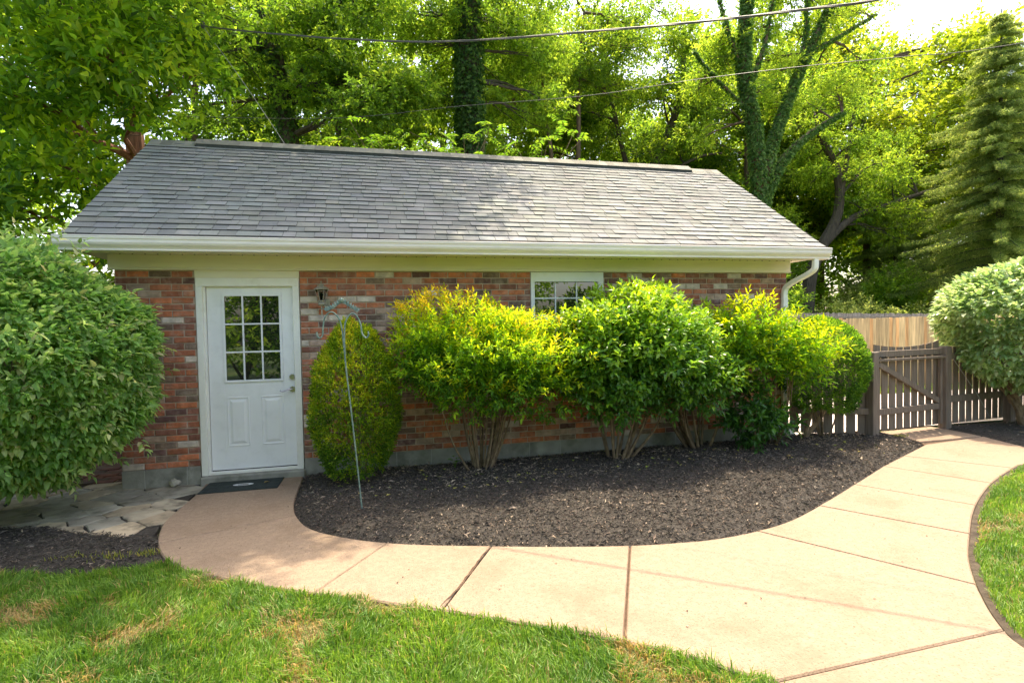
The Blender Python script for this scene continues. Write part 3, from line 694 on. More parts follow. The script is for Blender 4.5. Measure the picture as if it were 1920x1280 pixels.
# ================================================================== lantern
ln=thing('wall_lantern','weathered bronze carriage lantern on the brick wall right of the door','lamp',(2.03,-.01,1.77))
m=MB(); m.box(.02,.08,-.012,.0,.06,.19,.004); m.tube(smooth([(.05,-.01,.12),(.068,-.05,.10),(.06,-.10,.095),(.03,-.115,.105),(.0,-.11,.115)],4),.007,8)
m.tube([(0,-.11,0),(0,-.11,.11)],.008,8); m.lathe([(.008,.105),(.028,.108),(.04,.125),(.034,.14),(.026,.15),(.03,.155)],(0,-.11,0),8); m.build('bracket',M['bronze'],ln)
m=MB(); m.lathe([(.0,.15),(.036,.152),(.038,.165),(.034,.168)],(0,-.11,0),6)
for k in range(6):
    w_=2*math.pi*k/6; c_,s_=math.cos(w_),math.sin(w_); m.tube([(.034*c_,-.11+.034*s_,.166),(.066*c_,-.11+.066*s_,.285)],.0035,5)
m.lathe([(.068,.282),(.082,.284),(.084,.292),(.05,.316),(.028,.326),(.03,.335),(.022,.345),(.008,.35),(.006,.362),(.012,.368),(.006,.378),(0,.382)],(0,-.11,0),6); m.build('cage',M['bronze'],ln)
m=MB(); m.lathe([(.032,.168),(.062,.282)],(0,-.11,0),6); m.build('glass',M['lglass'],ln)
m=MB(); m.lathe([(.0,.17),(.014,.172),(.014,.2),(.02,.22),(.016,.245),(0,.255)],(0,-.11,0),10); m.build('bulb',M['stone'],ln)

# ================================================================== door mat
dmx=thing('door_mat','dark rubber door mat with a pale oval emblem on the step','mat',(1.2,-.235,0.0))
m=MB(); m.prism([(-.37,-.235),(.375,-.235),(.385,.155),(-.36,.155)],.001,.011,inset=.004)
m.build('mat_base',M['rubber'],dmx)
m=MB()
for i in range(6):
    for j in range(3):
        x0=-.34+i*.117; z=.0125
        if 1.5<i<3.5 and j==1: continue
        m.box(x0+.004,x0+.11,-.205+j*.115,-.1+j*.115,.010,z,.001)
m.build('tread',M['rubber'],dmx)
m=MB(); m.add([(.01+r_*math.cos(a),-.03+r_*.42*math.sin(a),.0138) for r_ in (.055,.1) for a in np.linspace(0,2*math.pi,25)[:-1]],[[k,(k+1)%24,24+(k+1)%24,24+k] for k in range(24)])
m.add([(-.03,-.035,.0138),(.045,-.03,.0138),(.045,-.02,.0138),(-.03,-.024,.0138)],[[0,1,2,3]])
m.build('emblem',M['matwhite'],dmx)
m=MB(); leaves(m,np.array([[0,0,0]]),np.array([[1,.5,.3]]),np.array([[0,0,1.]]),.06,.6,np.array([[.35,.27,.12]]),True)
tag(m.build('dead_leaf',M['leaf'],loc=(1.41,-.27,.014)),'tan dead leaf lying on the door mat','leaf')
bm=bmesh.new(); bmesh.ops.create_icosphere(bm,subdivisions=2,radius=1)
for v in bm.verts:
    f=1+.18*math.sin(5*v.co.x+2)+.12*math.sin(7*v.co.y); v.co=Vector((v.co.x*.06*f,v.co.y*.035*f,.04+v.co.z*.042*f))
m=MB(); m.bm(bm); tag(m.build('rock',M['stone'],loc=(.5,-.07,0)),'small pale rock lying against the foundation left of the door','rock')

# ================================================================== shepherd hook
sh=thing('plant_hook','tall double shepherd hook with leaf scroll standing in the mulch','plant hook',(2.446,-1.58,0))
def rel(pts,o=(2.446,-1.58,0)): return [(x-o[0],0,z-o[2]) for x,z in pts]
m=MB()
m.tube(smooth(rel([(2.446,0),(2.386,.774),(2.345,1.239),(2.329,1.469),(2.312,1.652),(2.28,1.735),(2.228,1.768),(2.18,1.723),(2.163,1.632),(2.158,1.574),(2.136,1.547),(2.115,1.565),(2.112,1.602)]),5),.0066,8)
m.build('pole',M['verd'],sh)
m=MB(); m.tube(smooth(rel([(2.337,1.40),(2.333,1.515),(2.346,1.675),(2.394,1.75),(2.438,1.735),(2.472,1.659),(2.483,1.58),(2.513,1.542),(2.536,1.565),(2.532,1.597)]),5),.0072,8)
m.build('hook_arm',M['verd'],sh)
m=MB(); arc=smooth(rel([(2.19,1.775),(2.25,1.80),(2.32,1.845),(2.40,1.80),(2.45,1.765)]),4); m.tube(arc,.0035,6)
for i,p in enumerate(arc[1:-1]):
    q=(i+1)/len(arc); P=np.array([p]); lean=(q-.5)*1.6
    for s_ in (-.5,.4):
        leaves(m,P,np.array([[lean+s_,.0,1.]]),np.array([[s_*.3,-1.,.1]]),.04,.5,np.array([[.5,.5,.5]]),True)
m.lathe([(0,-.02),(.018,-.01),(.02,.01),(0,.028)],tuple(np.array(rel([(2.32,1.865)])[0])),8)
m.build('leaf_scroll',M['verd'],sh)

# ================================================================== shrubs
def stems(mb,n,base_r,cr,cc,r0,lean=1.,z1=.6):
    for i in range(n):
        a=rng.uniform(0,6.28); q=rng.uniform(.2,1); b=np.array([base_r*math.cos(a)*q,base_r*math.sin(a)*q,-.02])
        e=np.array(cc)+np.array([cr[0]*math.cos(a)*q*.75,cr[1]*math.sin(a)*q*.75,rng.uniform(-.3,.3)*cr[2]])
        mid=b*.5+e*.5; mid[0:2]=b[:2]+(e[:2]-b[:2])*.66; mid[2]=b[2]+(e[2]-b[2])*.42; b[:2]*=1; mid+=rng.normal(size=3)*.02
        P=smooth([b,mid,e],6); mb.tube(P,[r0*(1-.75*t/(len(P)-1))*rng.uniform(.9,1.1) for t in range(len(P))],6)
        for k in range(3):
            s0=P[rng.integers(5,len(P)-2)]; d=unit(e-b+rng.normal(size=3)*.7); limb(mb,s0,s0+d*rng.uniform(.2,.5)*cr[2],r0*.35,r0*.1,4,.15,sides=5)
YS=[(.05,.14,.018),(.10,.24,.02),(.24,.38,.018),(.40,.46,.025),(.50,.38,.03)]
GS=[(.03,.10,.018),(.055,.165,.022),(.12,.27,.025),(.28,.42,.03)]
def shrub(name,lab,loc,lobes,L,W,cols,yellow,nst,stem_r,group='shrubs along the brick wall',mtl='leaf',base_r=.14,st_c=(0,0,1.1),st_r=(.8,.6,.5),full=True,extra=None,**kw):
    s=thing(name,lab,'shrub',loc,group)
    m=MB()
    for i,(c,r,nt,nl) in enumerate(lobes):
        D=rdir(nt); rad=lump(D,17*i+int(loc[0]*10),.2)*rng.uniform(0,1,nt)**.22; rr=np.array(r); P=np.array(c)+D*rad[:,None]*rr
        d=D*.75+rng.normal(size=(nt,3))*.35+np.array([0,0,.45])
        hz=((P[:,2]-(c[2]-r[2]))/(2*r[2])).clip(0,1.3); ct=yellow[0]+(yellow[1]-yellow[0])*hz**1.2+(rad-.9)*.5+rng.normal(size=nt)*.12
        twigs(m,P,d,nl,L,W,cols,ct,full=full,**kw)
    if extra: extra(m)
    m.build('foliage',M[mtl],s)
    m=MB(); stems(m,nst,base_r,st_r,st_c,stem_r); m.build('stems',M['stem'],s)
    return s
# A: yellow-tipped shrub
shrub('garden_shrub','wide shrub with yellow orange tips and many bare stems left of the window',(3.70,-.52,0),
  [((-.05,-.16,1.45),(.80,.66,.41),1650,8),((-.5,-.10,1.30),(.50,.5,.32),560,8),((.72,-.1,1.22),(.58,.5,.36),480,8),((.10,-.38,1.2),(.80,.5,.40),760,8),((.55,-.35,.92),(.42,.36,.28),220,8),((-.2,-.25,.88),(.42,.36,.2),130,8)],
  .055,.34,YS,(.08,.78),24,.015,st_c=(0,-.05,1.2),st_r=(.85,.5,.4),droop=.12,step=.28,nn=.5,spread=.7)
# B: large green shrub
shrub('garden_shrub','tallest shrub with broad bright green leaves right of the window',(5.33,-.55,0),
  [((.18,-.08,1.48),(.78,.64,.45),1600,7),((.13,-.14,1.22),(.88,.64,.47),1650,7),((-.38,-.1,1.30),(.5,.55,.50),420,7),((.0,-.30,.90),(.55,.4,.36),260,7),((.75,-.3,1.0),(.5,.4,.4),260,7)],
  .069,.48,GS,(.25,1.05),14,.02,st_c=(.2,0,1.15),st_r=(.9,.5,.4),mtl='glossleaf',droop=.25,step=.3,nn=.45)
# C
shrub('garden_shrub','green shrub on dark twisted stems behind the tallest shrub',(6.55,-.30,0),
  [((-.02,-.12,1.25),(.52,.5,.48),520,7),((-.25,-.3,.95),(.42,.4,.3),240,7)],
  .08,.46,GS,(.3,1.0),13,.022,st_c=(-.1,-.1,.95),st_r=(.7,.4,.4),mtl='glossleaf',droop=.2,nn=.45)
# D
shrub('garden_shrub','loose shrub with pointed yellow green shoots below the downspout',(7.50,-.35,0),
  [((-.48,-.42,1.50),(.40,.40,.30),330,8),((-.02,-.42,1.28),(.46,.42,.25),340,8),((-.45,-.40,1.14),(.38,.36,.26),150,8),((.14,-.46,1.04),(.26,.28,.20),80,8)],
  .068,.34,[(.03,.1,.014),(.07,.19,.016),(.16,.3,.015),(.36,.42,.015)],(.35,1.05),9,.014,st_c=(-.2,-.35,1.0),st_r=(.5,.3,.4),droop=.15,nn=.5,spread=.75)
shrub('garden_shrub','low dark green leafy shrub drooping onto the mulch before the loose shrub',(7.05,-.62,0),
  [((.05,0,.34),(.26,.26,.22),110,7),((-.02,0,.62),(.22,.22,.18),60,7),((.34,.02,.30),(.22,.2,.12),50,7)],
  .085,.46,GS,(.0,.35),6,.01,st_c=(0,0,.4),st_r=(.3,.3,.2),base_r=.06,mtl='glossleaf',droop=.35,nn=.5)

def egg(lab,loc,rx,ry,rz,zc,cols,n,taper=0.,lean=0.,gaps=0.,nst=5,trunk=None):
    s=thing('clipped_evergreen',lab,'bush',loc,'clipped rounded evergreens')
    m=MB(); D=rdir(n); D[:,2]=np.where(D[:,2]<-.85,-D[:,2],D[:,2]); rad=lump(D,int(loc[0]*7)+2,.045,4.)*rng.uniform(.55,1,n)**.16
    S=1-taper*D[:,2]
    P=np.stack([D[:,0]*rx*S+lean*D[:,2],D[:,1]*ry*S,zc+D[:,2]*rz],1)*1.; P[:,:2]*=rad[:,None]; P[:,2]=zc+D[:,2]*rz*rad
    k=P[:,2]>.02; P=P[k]; D=D[k]; n=len(P)
    dd=D*.7+rng.normal(size=(n,3))*.4+np.array([0,0,.5])
    nz=vnoise(P[:,0]*1.+P[:,2]*.3,P[:,2]*1.+P[:,1],.13,5); ct=.4+.5*(nz-.5)+.25*(D[:,2])+rng.normal(size=n)*.12
    twigs(m,P,dd,4,.030,.5,cols,ct,step=.45,spread=.55,nn=.8,droop=.0,fold=.3)
    m.build('foliage',M['leaf'],s)
    m=MB()
    if trunk: 
        for tt in trunk: m.tube(smooth(tt,5),[.035,.035,.032,.03,.03,.028,.025,.02,.018,.015,.012][:len(smooth(tt,5))],7)
    stems(m,nst,.05,(rx*.7,ry*.7,rz*.5),(0,0,zc),.014); m.build('stems',M['stem'],s)
egg('egg shaped evergreen with golden patches between the door and the yellow shrub',(2.37,-.56,0),.43,.42,.80,.83,
    [(.05,.12,.016),(.10,.21,.02),(.22,.33,.022),(.42,.45,.03),(.42,.33,.06)],7500,taper=.04)
egg('rounded bright green evergreen at the garage corner beside the gate fence',(8.47,-.28,0),.56,.48,.66,.95,
    [(.02,.07,.012),(.05,.14,.015),(.13,.25,.02),(.26,.36,.04)],8500,taper=-.03,lean=.0,trunk=[[(-.32,-.02,0),(-.26,-.02,.25),(-.12,0,.5)],[(-.3,0,.05),(-.05,0,.3),(.15,0,.6)]])

# left big shrub
LC=[(.08,.18,.05),(.135,.27,.08),(.21,.36,.12),(.33,.43,.18),(.46,.42,.28)]
s=thing('burning_bush','huge rounded shrub with soft green oval leaves at the left edge','shrub',(-.83,-.85,0))
m=MB()
def shellfol(m,c,r,nt,nl,L,W,cols,t0,seed,zmin,amt=.1,up=.05,full=True,droop=.3,k=3.,pw=.12,**kw):
    D=rdir(nt); rad=lump(D,seed,amt,k)*rng.uniform(.2,1,nt)**pw; P=np.array(c)+D*rad[:,None]*np.array(r); kk=P[:,2]>zmin+.1*np.sin(P[:,0]*5); P=P[kk];D=D[kk]
    d=D*.9+rng.normal(size=(len(P),3))*.3+np.array([0,0,up]); nz=rng.normal(size=len(P))*.16
    twigs(m,P,d,nl,L,W,cols,t0+nz,full=full,droop=droop,**kw)
shellfol(m,(-.02,0,1.30),(1.38,1.12,1.10),9500,6,.064,.54,LC,.45,4,.36,amt=.045,k=4.5,lv=.45,nn=.32,step=.22,spread=.85,pw=.04)
shellfol(m,(-.2,.1,.75),(1.1,.8,.55),700,7,.072,.48,LC,.3,5,.24,amt=.10,nn=.3,step=.33)
shellfol(m,(-.02,0,1.32),(1.43,1.16,1.16),260,8,.07,.5,LC,.6,44,.5,amt=.08,k=5,nn=.35,step=.3,pw=.03)
m.build('foliage',M['leaf'],s)
m=MB(); stems(m,12,.15,(.6,.5,.6),(0,0,1.3),.03); m.build('stems',M['stem'],s)
# right viburnum
VC=[(.09,.19,.06),(.16,.28,.10),(.27,.38,.18),(.42,.50,.31)]
s=thing('viburnum_bush','broad shrub with pale dusty green leaves overhanging the path at the right edge','shrub',(11.87,-.42,0))
m=MB(); shellfol(m,(.55,-.05,1.50),(1.72,1.1,.93),4800,6,.085,.62,VC,.6,14,.66,amt=.06,nn=.28,step=.24,droop=.3,pw=.07)
m.build('foliage',M['glossleaf'],s)
m=MB()
for a,b in (((0,0,-.02),(-.55,0,1.0)),((0,0,-.02),(.5,.1,1.1)),((-.02,0,.2),(-1.0,-.1,1.3)),((.02,0,.1),(.1,-.4,1.2)),((-.2,0,.35),(-.35,.35,1.3))): limb(m,a,b,.05,.02,8,.12)
m.build('stems',M['stem'],s)

# ================================================================== gate and fences
def board_row(mb,a,b,n,w,zt,zb=.05,t=.013,yoff=.03,C=None,ears=0.,jit=.0):
    a=np.array(a,float);b=np.array(b,float);L=np.linalg.norm(b-a);u=(b-a)/L; nn=np.array([-u[1],u[0]]); sp=L/n
    for i in range(n):
        c=a+u*(i+.5)*sp; tt=zt((i+.5)/n)+rng.normal()*jit; h=w/2
        p=[(-h,zb),(h,zb),(h,tt-ears),(h-ears,tt),(-h+ears,tt),(-h,tt-ears)] if ears else [(-h,zb),(h,zb),(h,tt+(zt((i+1)/n)-zt((i+.5)/n))),(-h,tt-(zt((i+.5)/n)-zt(i/n)))]
        off=yoff
        V=[]
        for dd in (off,off+t):
            for (s_,z) in p: q=c+u*s_+nn*dd; V.append((q[0],q[1],z))
        k=len(p); cc=(C(i) if callable(C) else C)
        base=mb.n; mb.v.append(np.array(V)); mb.n+=2*k
        mb.f.append(np.array([list(range(k)),[k+j for j in range(k)][::-1]])+base); mb.f.append(np.array([[j,k+j,k+(j+1)%k,(j+1)%k] for j in range(k)])+base)
        c3=np.asarray(cc if cc is not None else (.5,.5,.5),float); mb.c.append(np.tile(c3,(2,1))); mb.c.append(np.tile(c3,(k,1)))
def beam(mb,a,b,z0,z1,w,h0=.0,C=None):
    """beam from a to b in plan; z0,z1 height of centre at ends; w thickness, h0 height"""
    a=np.array([*a,z0],float); b=np.array([*b,z1],float); u=b-a; L=np.linalg.norm(u); ang=math.atan2(u[1],u[0]); el=math.asin(u[2]/L)
    rot=Matrix.Rotation(ang,3,'Z')@Matrix.Rotation(-el,3,'Y'); bm=bmesh.new(); bmesh.ops.create_cube(bm,size=1)
    for v in bm.verts: v.co=Vector((v.co.x*L,v.co.y*w,v.co.z*h0))
    bmesh.ops.bevel(bm,geom=bm.edges[:],offset=.004,segments=1,affect='EDGES')
    c=Vector((a+b)/2)
    for v in bm.verts: v.co=c+rot@v.co
    mb.bm(bm,C)
def post(name,lab,x,y,h,w=.115,rz=.14):
    m=MB(); m.box(-w/2,w/2,-w/2,w/2,-.05,h,.008); o=m.build(name,M['gatewood'],loc=(x,y,0)); o.rotation_euler=(0,0,rz); tag(o,lab,'post','gate posts')
post('gate_post','grey brown wooden post on the latch side of the gate',9.13,-.42,1.17,.12)
post('gate_post','grey brown wooden post on the hinge side of the gate beside the right shrub',10.66,-.21,1.20,.12)
ga,gb_=np.array([9.205,-.40]),np.array([10.59,-.215])
gt_=thing('gate','grey brown slatted wooden gate with concave top and diagonal brace','gate',(9.205,-.40,0))
def loc2(p,o): return (p[0]-o[0],p[1]-o[1])
o_=(9.205,-.40); A_=(0,0); B_=loc2(gb_,o_)
m=MB(); board_row(m,A_,B_,9,.120,lambda t:1.215+.28*(t-.45)**2*.9,.06); m.build('slats',M['gatewood'],gt_)
m=MB(); beam(m,A_,B_,1.13,1.13,.03,.085); m.build('top_rail',M['gatewood'],gt_)
m=MB(); beam(m,(A_[0],A_[1]-.02),(B_[0],B_[1]-.02),1.05,1.05,.07,.035); m.build('ledge',M['gatewood'],gt_)
m=MB(); beam(m,A_,B_,.335,.335,.04,.085); m.build('bottom_rail',M['gatewood'],gt_)
m=MB(); beam(m,(A_[0]+.03,A_[1]-.012),(B_[0]-.05,B_[1]-.012),1.00,.40,.035,.075); m.build('diagonal_brace',M['gatewood'],gt_)
m=MB(); beam(m,(B_[0]-.07,B_[1]-.03),(B_[0]-.03,B_[1]-.027),.58,.58,.03,1.0); m.build('hinge_stile',M['gatewood'],gt_)
m=MB(); m.box(.02,.11,-.045,-.02,1.085,1.10,.003); m.tube([(.03,-.05,1.10),(.12,-.045,1.105),(.13,-.04,1.09)],.006,6); m.build('latch',M['black'],gt_)
fn=thing('picket_fence','short grey brown slatted fence between the garage corner and the gate','fence',(8.18,.02,0))
o_=(8.18,.02); A_=(0,0); B_=(9.09-8.18,-.41-.02)
m=MB(); board_row(m,A_,B_,7,.115,lambda t:1.20+.10*(1-t),.05); m.build('slats',M['gatewood'],fn)
m=MB(); beam(m,A_,B_,1.09,1.09,.035,.09); m.build('top_rail',M['gatewood'],fn)
m=MB(); beam(m,A_,B_,.36,.36,.035,.085); m.build('bottom_rail',M['gatewood'],fn)
fn=thing('picket_fence','grey brown slatted fence running from the gate behind the right shrub','fence',(10.72,-.20,0))
m=MB(); board_row(m,(0,0),(3.6,.35),24,.12,lambda t:1.18,.05); m.build('slats',M['gatewood'],fn)
m=MB(); beam(m,(0,0),(3.6,.35),1.05,1.05,.035,.09); m.build('top_rail',M['gatewood'],fn)
m=MB(); beam(m,(0,0),(3.6,.35),.42,.42,.035,.10); m.build('bottom_rail',M['gatewood'],fn)
m=MB(); m.box(1.2,1.31,-.02,.09,-.05,1.2,.006); m.build('post',M['gatewood'],fn)
# hinge wire brace of the right fence
tag(MB().tube([(10.73,-.27,1.02),(11.25,-.24,.45),(11.5,-.22,.12)],.004,5).build('brace_wire',M['palecable']),'thin diagonal wire brace across the slats right of the gate','wire')
tcol=lambda i:np.array([.52,.385,.20])*rng.uniform(.7,1.25)*(np.array([1,1,1]) if rng.uniform()<.8 else np.array([1.1,.85,.7]))
fn=thing('stockade_fence','tall sunlit tan board fence behind the gate','fence',(8.0,4.3,0))
m=MB(); board_row(m,(0,0),(14,.3),140,.097,lambda t:1.62+.02*t,-.05,C=tcol,ears=.018,jit=.008,yoff=-.03); m.build('boards',M['tanwood'],fn)
m=MB(); 
for z in (.3,.85,1.4): beam(m,(0,.03),(14,.33),z,z,.04,.09)
m.build('rail',M['gatewood'],fn)
gcol=lambda i:np.array([.36,.31,.25])*rng.uniform(.75,1.2)
fn=thing('stockade_fence','older greyer board fence with a visible rail rising behind the tan fence','fence',(9.6,5.6,0))
m=MB(); board_row(m,(0,0),(13,1.6),120,.104,lambda t:1.85-.16*t,-.05,C=gcol,ears=.02,jit=.01,yoff=.02); m.build('boards',M['tanwood'],fn)
m=MB(); beam(m,(0,0),(13,1.6),1.72,1.58,.04,.07,C=(.3,.25,.19)); beam(m,(0,0),(13,1.6),.5,.5,.04,.07,C=(.3,.25,.19)); m.build('rail',M['tanwood'],fn)
fn=thing('board_fence','dark red board fence in deep shade behind the left shrub','fence',(-5.2,2.4,0))
m=MB(); board_row(m,(0,0),(5.1,0),36,.138,lambda t:1.45,0); m.build('boards',M['redwood'],fn)

# ================================================================== wires
def wire(name,lab,pts,r,mt='cable',twist=0,k=8):
    P=smooth(pts,k)
    m=MB()
    if twist:
        for s_ in range(twist):
            Q=[p+np.array([math.cos(i*.5+s_*2.1),math.sin(i*.5+s_*2.1)*.7,math.sin(i*.5+s_*2.1)])*r*1.25 for i,p in enumerate(P)]
            m.tube(Q,r,6)
    else: m.tube(P,r,6)
    tag(m.build(name,M[mt]),lab,'cable')
wire('utility_cable','thick bundled overhead cable sagging across the top of the view',[(-2.2,4.4,7.8),(-.41,2.89,6.43),(.33,2.23,5.94),(1.75,.96,5.31),(2.95,-.1,4.84),(3.73,-.8,4.59),(4.6,-1.58,4.37),(5.32,-2.22,4.2),(5.93,-2.76,4.08),(6.44,-3.22,4.0),(7.6,-4.26,3.95),(9.5,-5.95,4.0)],.0065,twist=3)
wire('utility_cable','thin single overhead cable passing above the roof ridge to the right',[(-2,5.95,5.9),(1.83,1.94,4.64),(3.62,.06,4.23),(4.77,-1.13,3.97),(5.51,-1.91,3.86),(6.12,-2.55,3.75),(6.62,-3.07,3.64),(7.09,-3.56,3.55),(9,-5.5,3.4)],.003)
wire('guy_wire','thin pale wire slanting from the insulator down behind the roof ridge',[(.335,2.23,5.93),(.852,2.3,5.18),(1.36,2.4,4.38),(1.9,2.6,3.5)],.004,'palecable')
m=MB(); m.lathe([(0,.05),(.02,.045),(.028,.02),(.015,.0),(.028,-.02),(.02,-.045),(0,-.05)],(0,0,0),10); tag(m.build('insulator',M['cable'],loc=(.335,2.23,5.95)),'small dark clamp where the slanting wire meets the thick cable','insulator')

# ================================================================== trees
TG=[(.045,.10,.015),(.085,.175,.022),(.15,.26,.03),(.26,.36,.045)]
TY=[(.05,.11,.015),(.10,.19,.022),(.19,.29,.03),(.33,.41,.05)]
IV=[(.025,.07,.018),(.045,.115,.027),(.08,.165,.04),(.13,.23,.065)]
def tree(name,lab,base,trunks,clumps,cols,L=.1,W=.5,bark='bark',ivy=None,ivycols=IV,t0=.5,group='trees behind the garage',nl=7,cat='tree',full=False,limbs=True,up=.1):
    """trunks: list of (points, r0, r1); clumps: list of (centre, radii, twigs); all in world metres"""
    s=thing(name,lab,cat,base,group); b=np.array(base)
    tm=MB(); tips=[]
    for pts,r0,r1 in trunks:
        P=smooth([np.array(p)-b for p in pts],5); n=len(P); tm.tube(P,[r0+(r1-r0)*i/(n-1) for i in range(n)],9)
        tips+= [p for p in P]
    cm=MB()
    for i,(c,r,nt) in enumerate(clumps):
        c=np.array(c)-b
        clump(cm,c,r,nt,nl,L,W,cols,t0=t0+rng.normal()*.12,seed=i+int(abs(base[0])*10),full=full,up=up,upn=1.,nn=.45,shell=.5)
        if limbs and tips:
            low=[p for p in tips if p[2]<c[2]+.5] or tips; q=min(low,key=lambda p:np.linalg.norm((p-c)*np.array([1,1,.8])))
            P=limb(tm,q,c,.03+.012*np.linalg.norm(q-c),.012,6,.12,.05,6)
            for k in range(4):
                a=P[rng.integers(2,6)]; limb(tm,a,c+rdir(1)[0]*np.array(r)*.85,.018,.005,4,.15,0,5)
    if ivy:
        im=MB()
        for (pts,r0,r1),dens in zip(trunks,ivy):
            P=np.array(smooth([np.array(p)-b for p in pts],5)); n=int(dens*(len(P)))
            if n<=0: continue
            i=rng.integers(0,len(P)-1,n); f=rng.uniform(size=n)[:,None]; C0=P[i]*(1-f)+P[i+1]*f
            rr=(r0+(r1-r0)*i/len(P)); a=rng.uniform(0,6.28,n); d=np.stack([np.cos(a),np.sin(a),np.zeros(n)],1)
            C0=C0+d*(rr*rng.uniform(.95,1.35,n))[:,None]
            leaves(im,C0,unit(d*.5+rng.normal(size=(n,3))*.4+[0,0,-.7]),unit(d+rng.normal(size=(n,3))*.35+[0,0,.5]),rng.uniform(.07,.13,n),.8,pal(rng.uniform(size=n),ivycols))
        im.build('ivy',M['leaf'],s)
    tm.build('trunk',M[bark],s)
    if clumps: cm.build('crown',M['leaf'],s)
    return s
def scat(n,c,r,sz,nt,flat=.6,seed=0):
    q=np.random.default_rng(seed); o=[]
    for i in range(n):
        d=unit(q.normal(size=3))*q.uniform(.25,1)**.45; s_=q.uniform(.75,1.25)*sz
        o.append((np.array(c)+d*np.array(r),(s_,s_,s_*flat),nt))
    return o
# T1 big broadleaf, trunk left behind the garage, canopy reaching over the yard
vis=[((-.2,2.1,5.9),(.75,.7,.5),150),((.15,2.5,5.35),(.45,.5,.3),70),((-.7,1.8,5.2),(.7,.6,.45),150),((-1.4,1.9,5.5),(.8,.6,.5),160),((-1.7,1.7,4.6),(.6,.6,.45),130),((-.6,2.3,4.7),(.55,.5,.3),90),((-1.5,2.2,3.9),(.7,.6,.4),140),((-2.2,1.9,3.3),(.7,.6,.45),150),((-1.1,2.8,3.4),(.5,.5,.4),90),((-2.4,2.6,4.6),(.9,.8,.8),190),((-1.6,2.8,6.3),(1.0,.8,.6),160),((-2.1,2.6,2.3),(.8,.6,.6),150),((-1.0,3.2,2.6),(.6,.5,.5),90)]
can=scat(36,(-.9,.9,9.0),(4.1,3.6,.9),1.15,200,.38,21)
can+=scat(14,(1.9,2.4,10.4),(2.8,1.3,.5),1.15,230,.4,23)
can+=[((-.3,-1.6,8.3),(1.3,1.2,.5),200),((-2.0,-2.5,8.2),(1.5,1.3,.5),260),((.7,-.6,8.6),(1.1,1.0,.4),130),((2.0,.9,9.0),(1.2,1.1,.5),300),((3.6,2.2,9.2),(1.3,1.0,.5),360),((4.7,2.9,9.3),(1.1,.8,.5),260),((2.4,2.9,9.2),(1.4,1.0,.5),330),((.7,2.6,9.2),(1.3,1.1,.5),260)]
tree('broadleaf_tree','large leaved tree with reddish trunk reaching over the left end of the roof',(-1.35,4.5,0),
  [([(-1.35,4.5,0),(-1.38,4.5,4.6),(-1.43,4.5,5.6),(-1.47,4.5,7.4),(-1.2,4.0,9.0)],.16,.10),([(-1.45,4.5,6.5),(-.6,2.8,8.0),(.4,1.4,9.0),(2.0,1.8,9.4)],.09,.04),([(-1.45,4.5,6.0),(-1.8,1.8,7.6),(-1.6,-1.6,8.4)],.09,.04)],
  vis+can,[(.04,.105,.014),(.09,.20,.02),(.2,.33,.025),(.38,.47,.04)],L=.15,W=.42,bark='redbark',full=True,nl=6,t0=.5)
# T2 ivy trunk left
tree('ivy_covered_tree','leaning dark ivy covered trunk rising behind the left half of the ridge',(.75,9,0),
  [([(.75,9,0),(.62,9,5.5),(.42,9,7.6),(.1,9,9.6),(.0,9,11.5)],.26,.2),([(.45,9,7.2),(1.4,8.8,9.2),(2.2,8.6,10.5)],.1,.05),([(.2,9,8.6),(-1.2,8.8,9.8)],.08,.04)],
  scat(26,(.4,9.2,9.2),(3.4,1.6,3.2),.95,130,.5,31)+scat(9,(2.2,7.6,7.2),(1.6,.8,1.3),.7,120,.5,32),TG,L=.12,W=.6,bark='darkbark',ivy=(160,60,60),t0=.55)
# T3 big ivy trunk
tree('ivy_covered_tree','massive dark ivy clad trunk standing behind the middle of the ridge',(5.1,8,0),
  [([(5.1,8,0),(5.12,8,5.5),(5.15,8,8),(5.18,8,12)],.31,.27)],
  scat(22,(5.6,8.8,10.6),(3.2,1.8,2.2),.9,120,.5,41)+scat(8,(6.5,8.5,8.0),(1.3,.8,1.6),.65,110,.5,42)+scat(5,(3.9,9,8.4),(1.1,.8,1.2),.6,100,.5,43),TG,L=.12,W=.5,bark='darkbark',ivy=(700,),t0=.65)
# T4 slender
tree('slender_tree','pair of slender pale trunks seen just right of the massive ivy trunk',(8.9,12,0),
  [([(8.9,12,0),(8.75,12,6.5),(8.45,12,9.8),(8.4,12,12)],.09,.05),([(9.3,12,0),(9.68,12,7.4),(9.75,12,10.2),(10,12,12.5)],.10,.05)],
  scat(30,(8.6,12.5,11.0),(4.2,1.8,2.9),1.0,130,.5,51)+[((9.6,11.6,10.2),(1.0,.6,.6),150),((8.2,11.6,10.6),(1.0,.6,.7),150),((9.9,11.5,11.4),(1.1,.6,.6),150)],TY,L=.12,W=.5,t0=.4)
tree('maple_tree','leafy tree with forked dark limbs behind the right part of the ridge',(12.4,14,0),
  [([(12.4,14,0),(12.8,14,6),(14,14,8.5),(14.9,14,10.8),(15.1,14,13)],.22,.1),([(12.9,14,6.5),(12.2,14,9),(11.6,14,12)],.12,.06),([(13.3,14,7),(15.5,14,8.3),(16.8,14,8.6)],.08,.04)],
  scat(34,(13,14.5,11.0),(4.2,2.0,4.0),1.05,130,.5,61),TY,L=.13,W=.6,bark='darkbark',t0=.4)
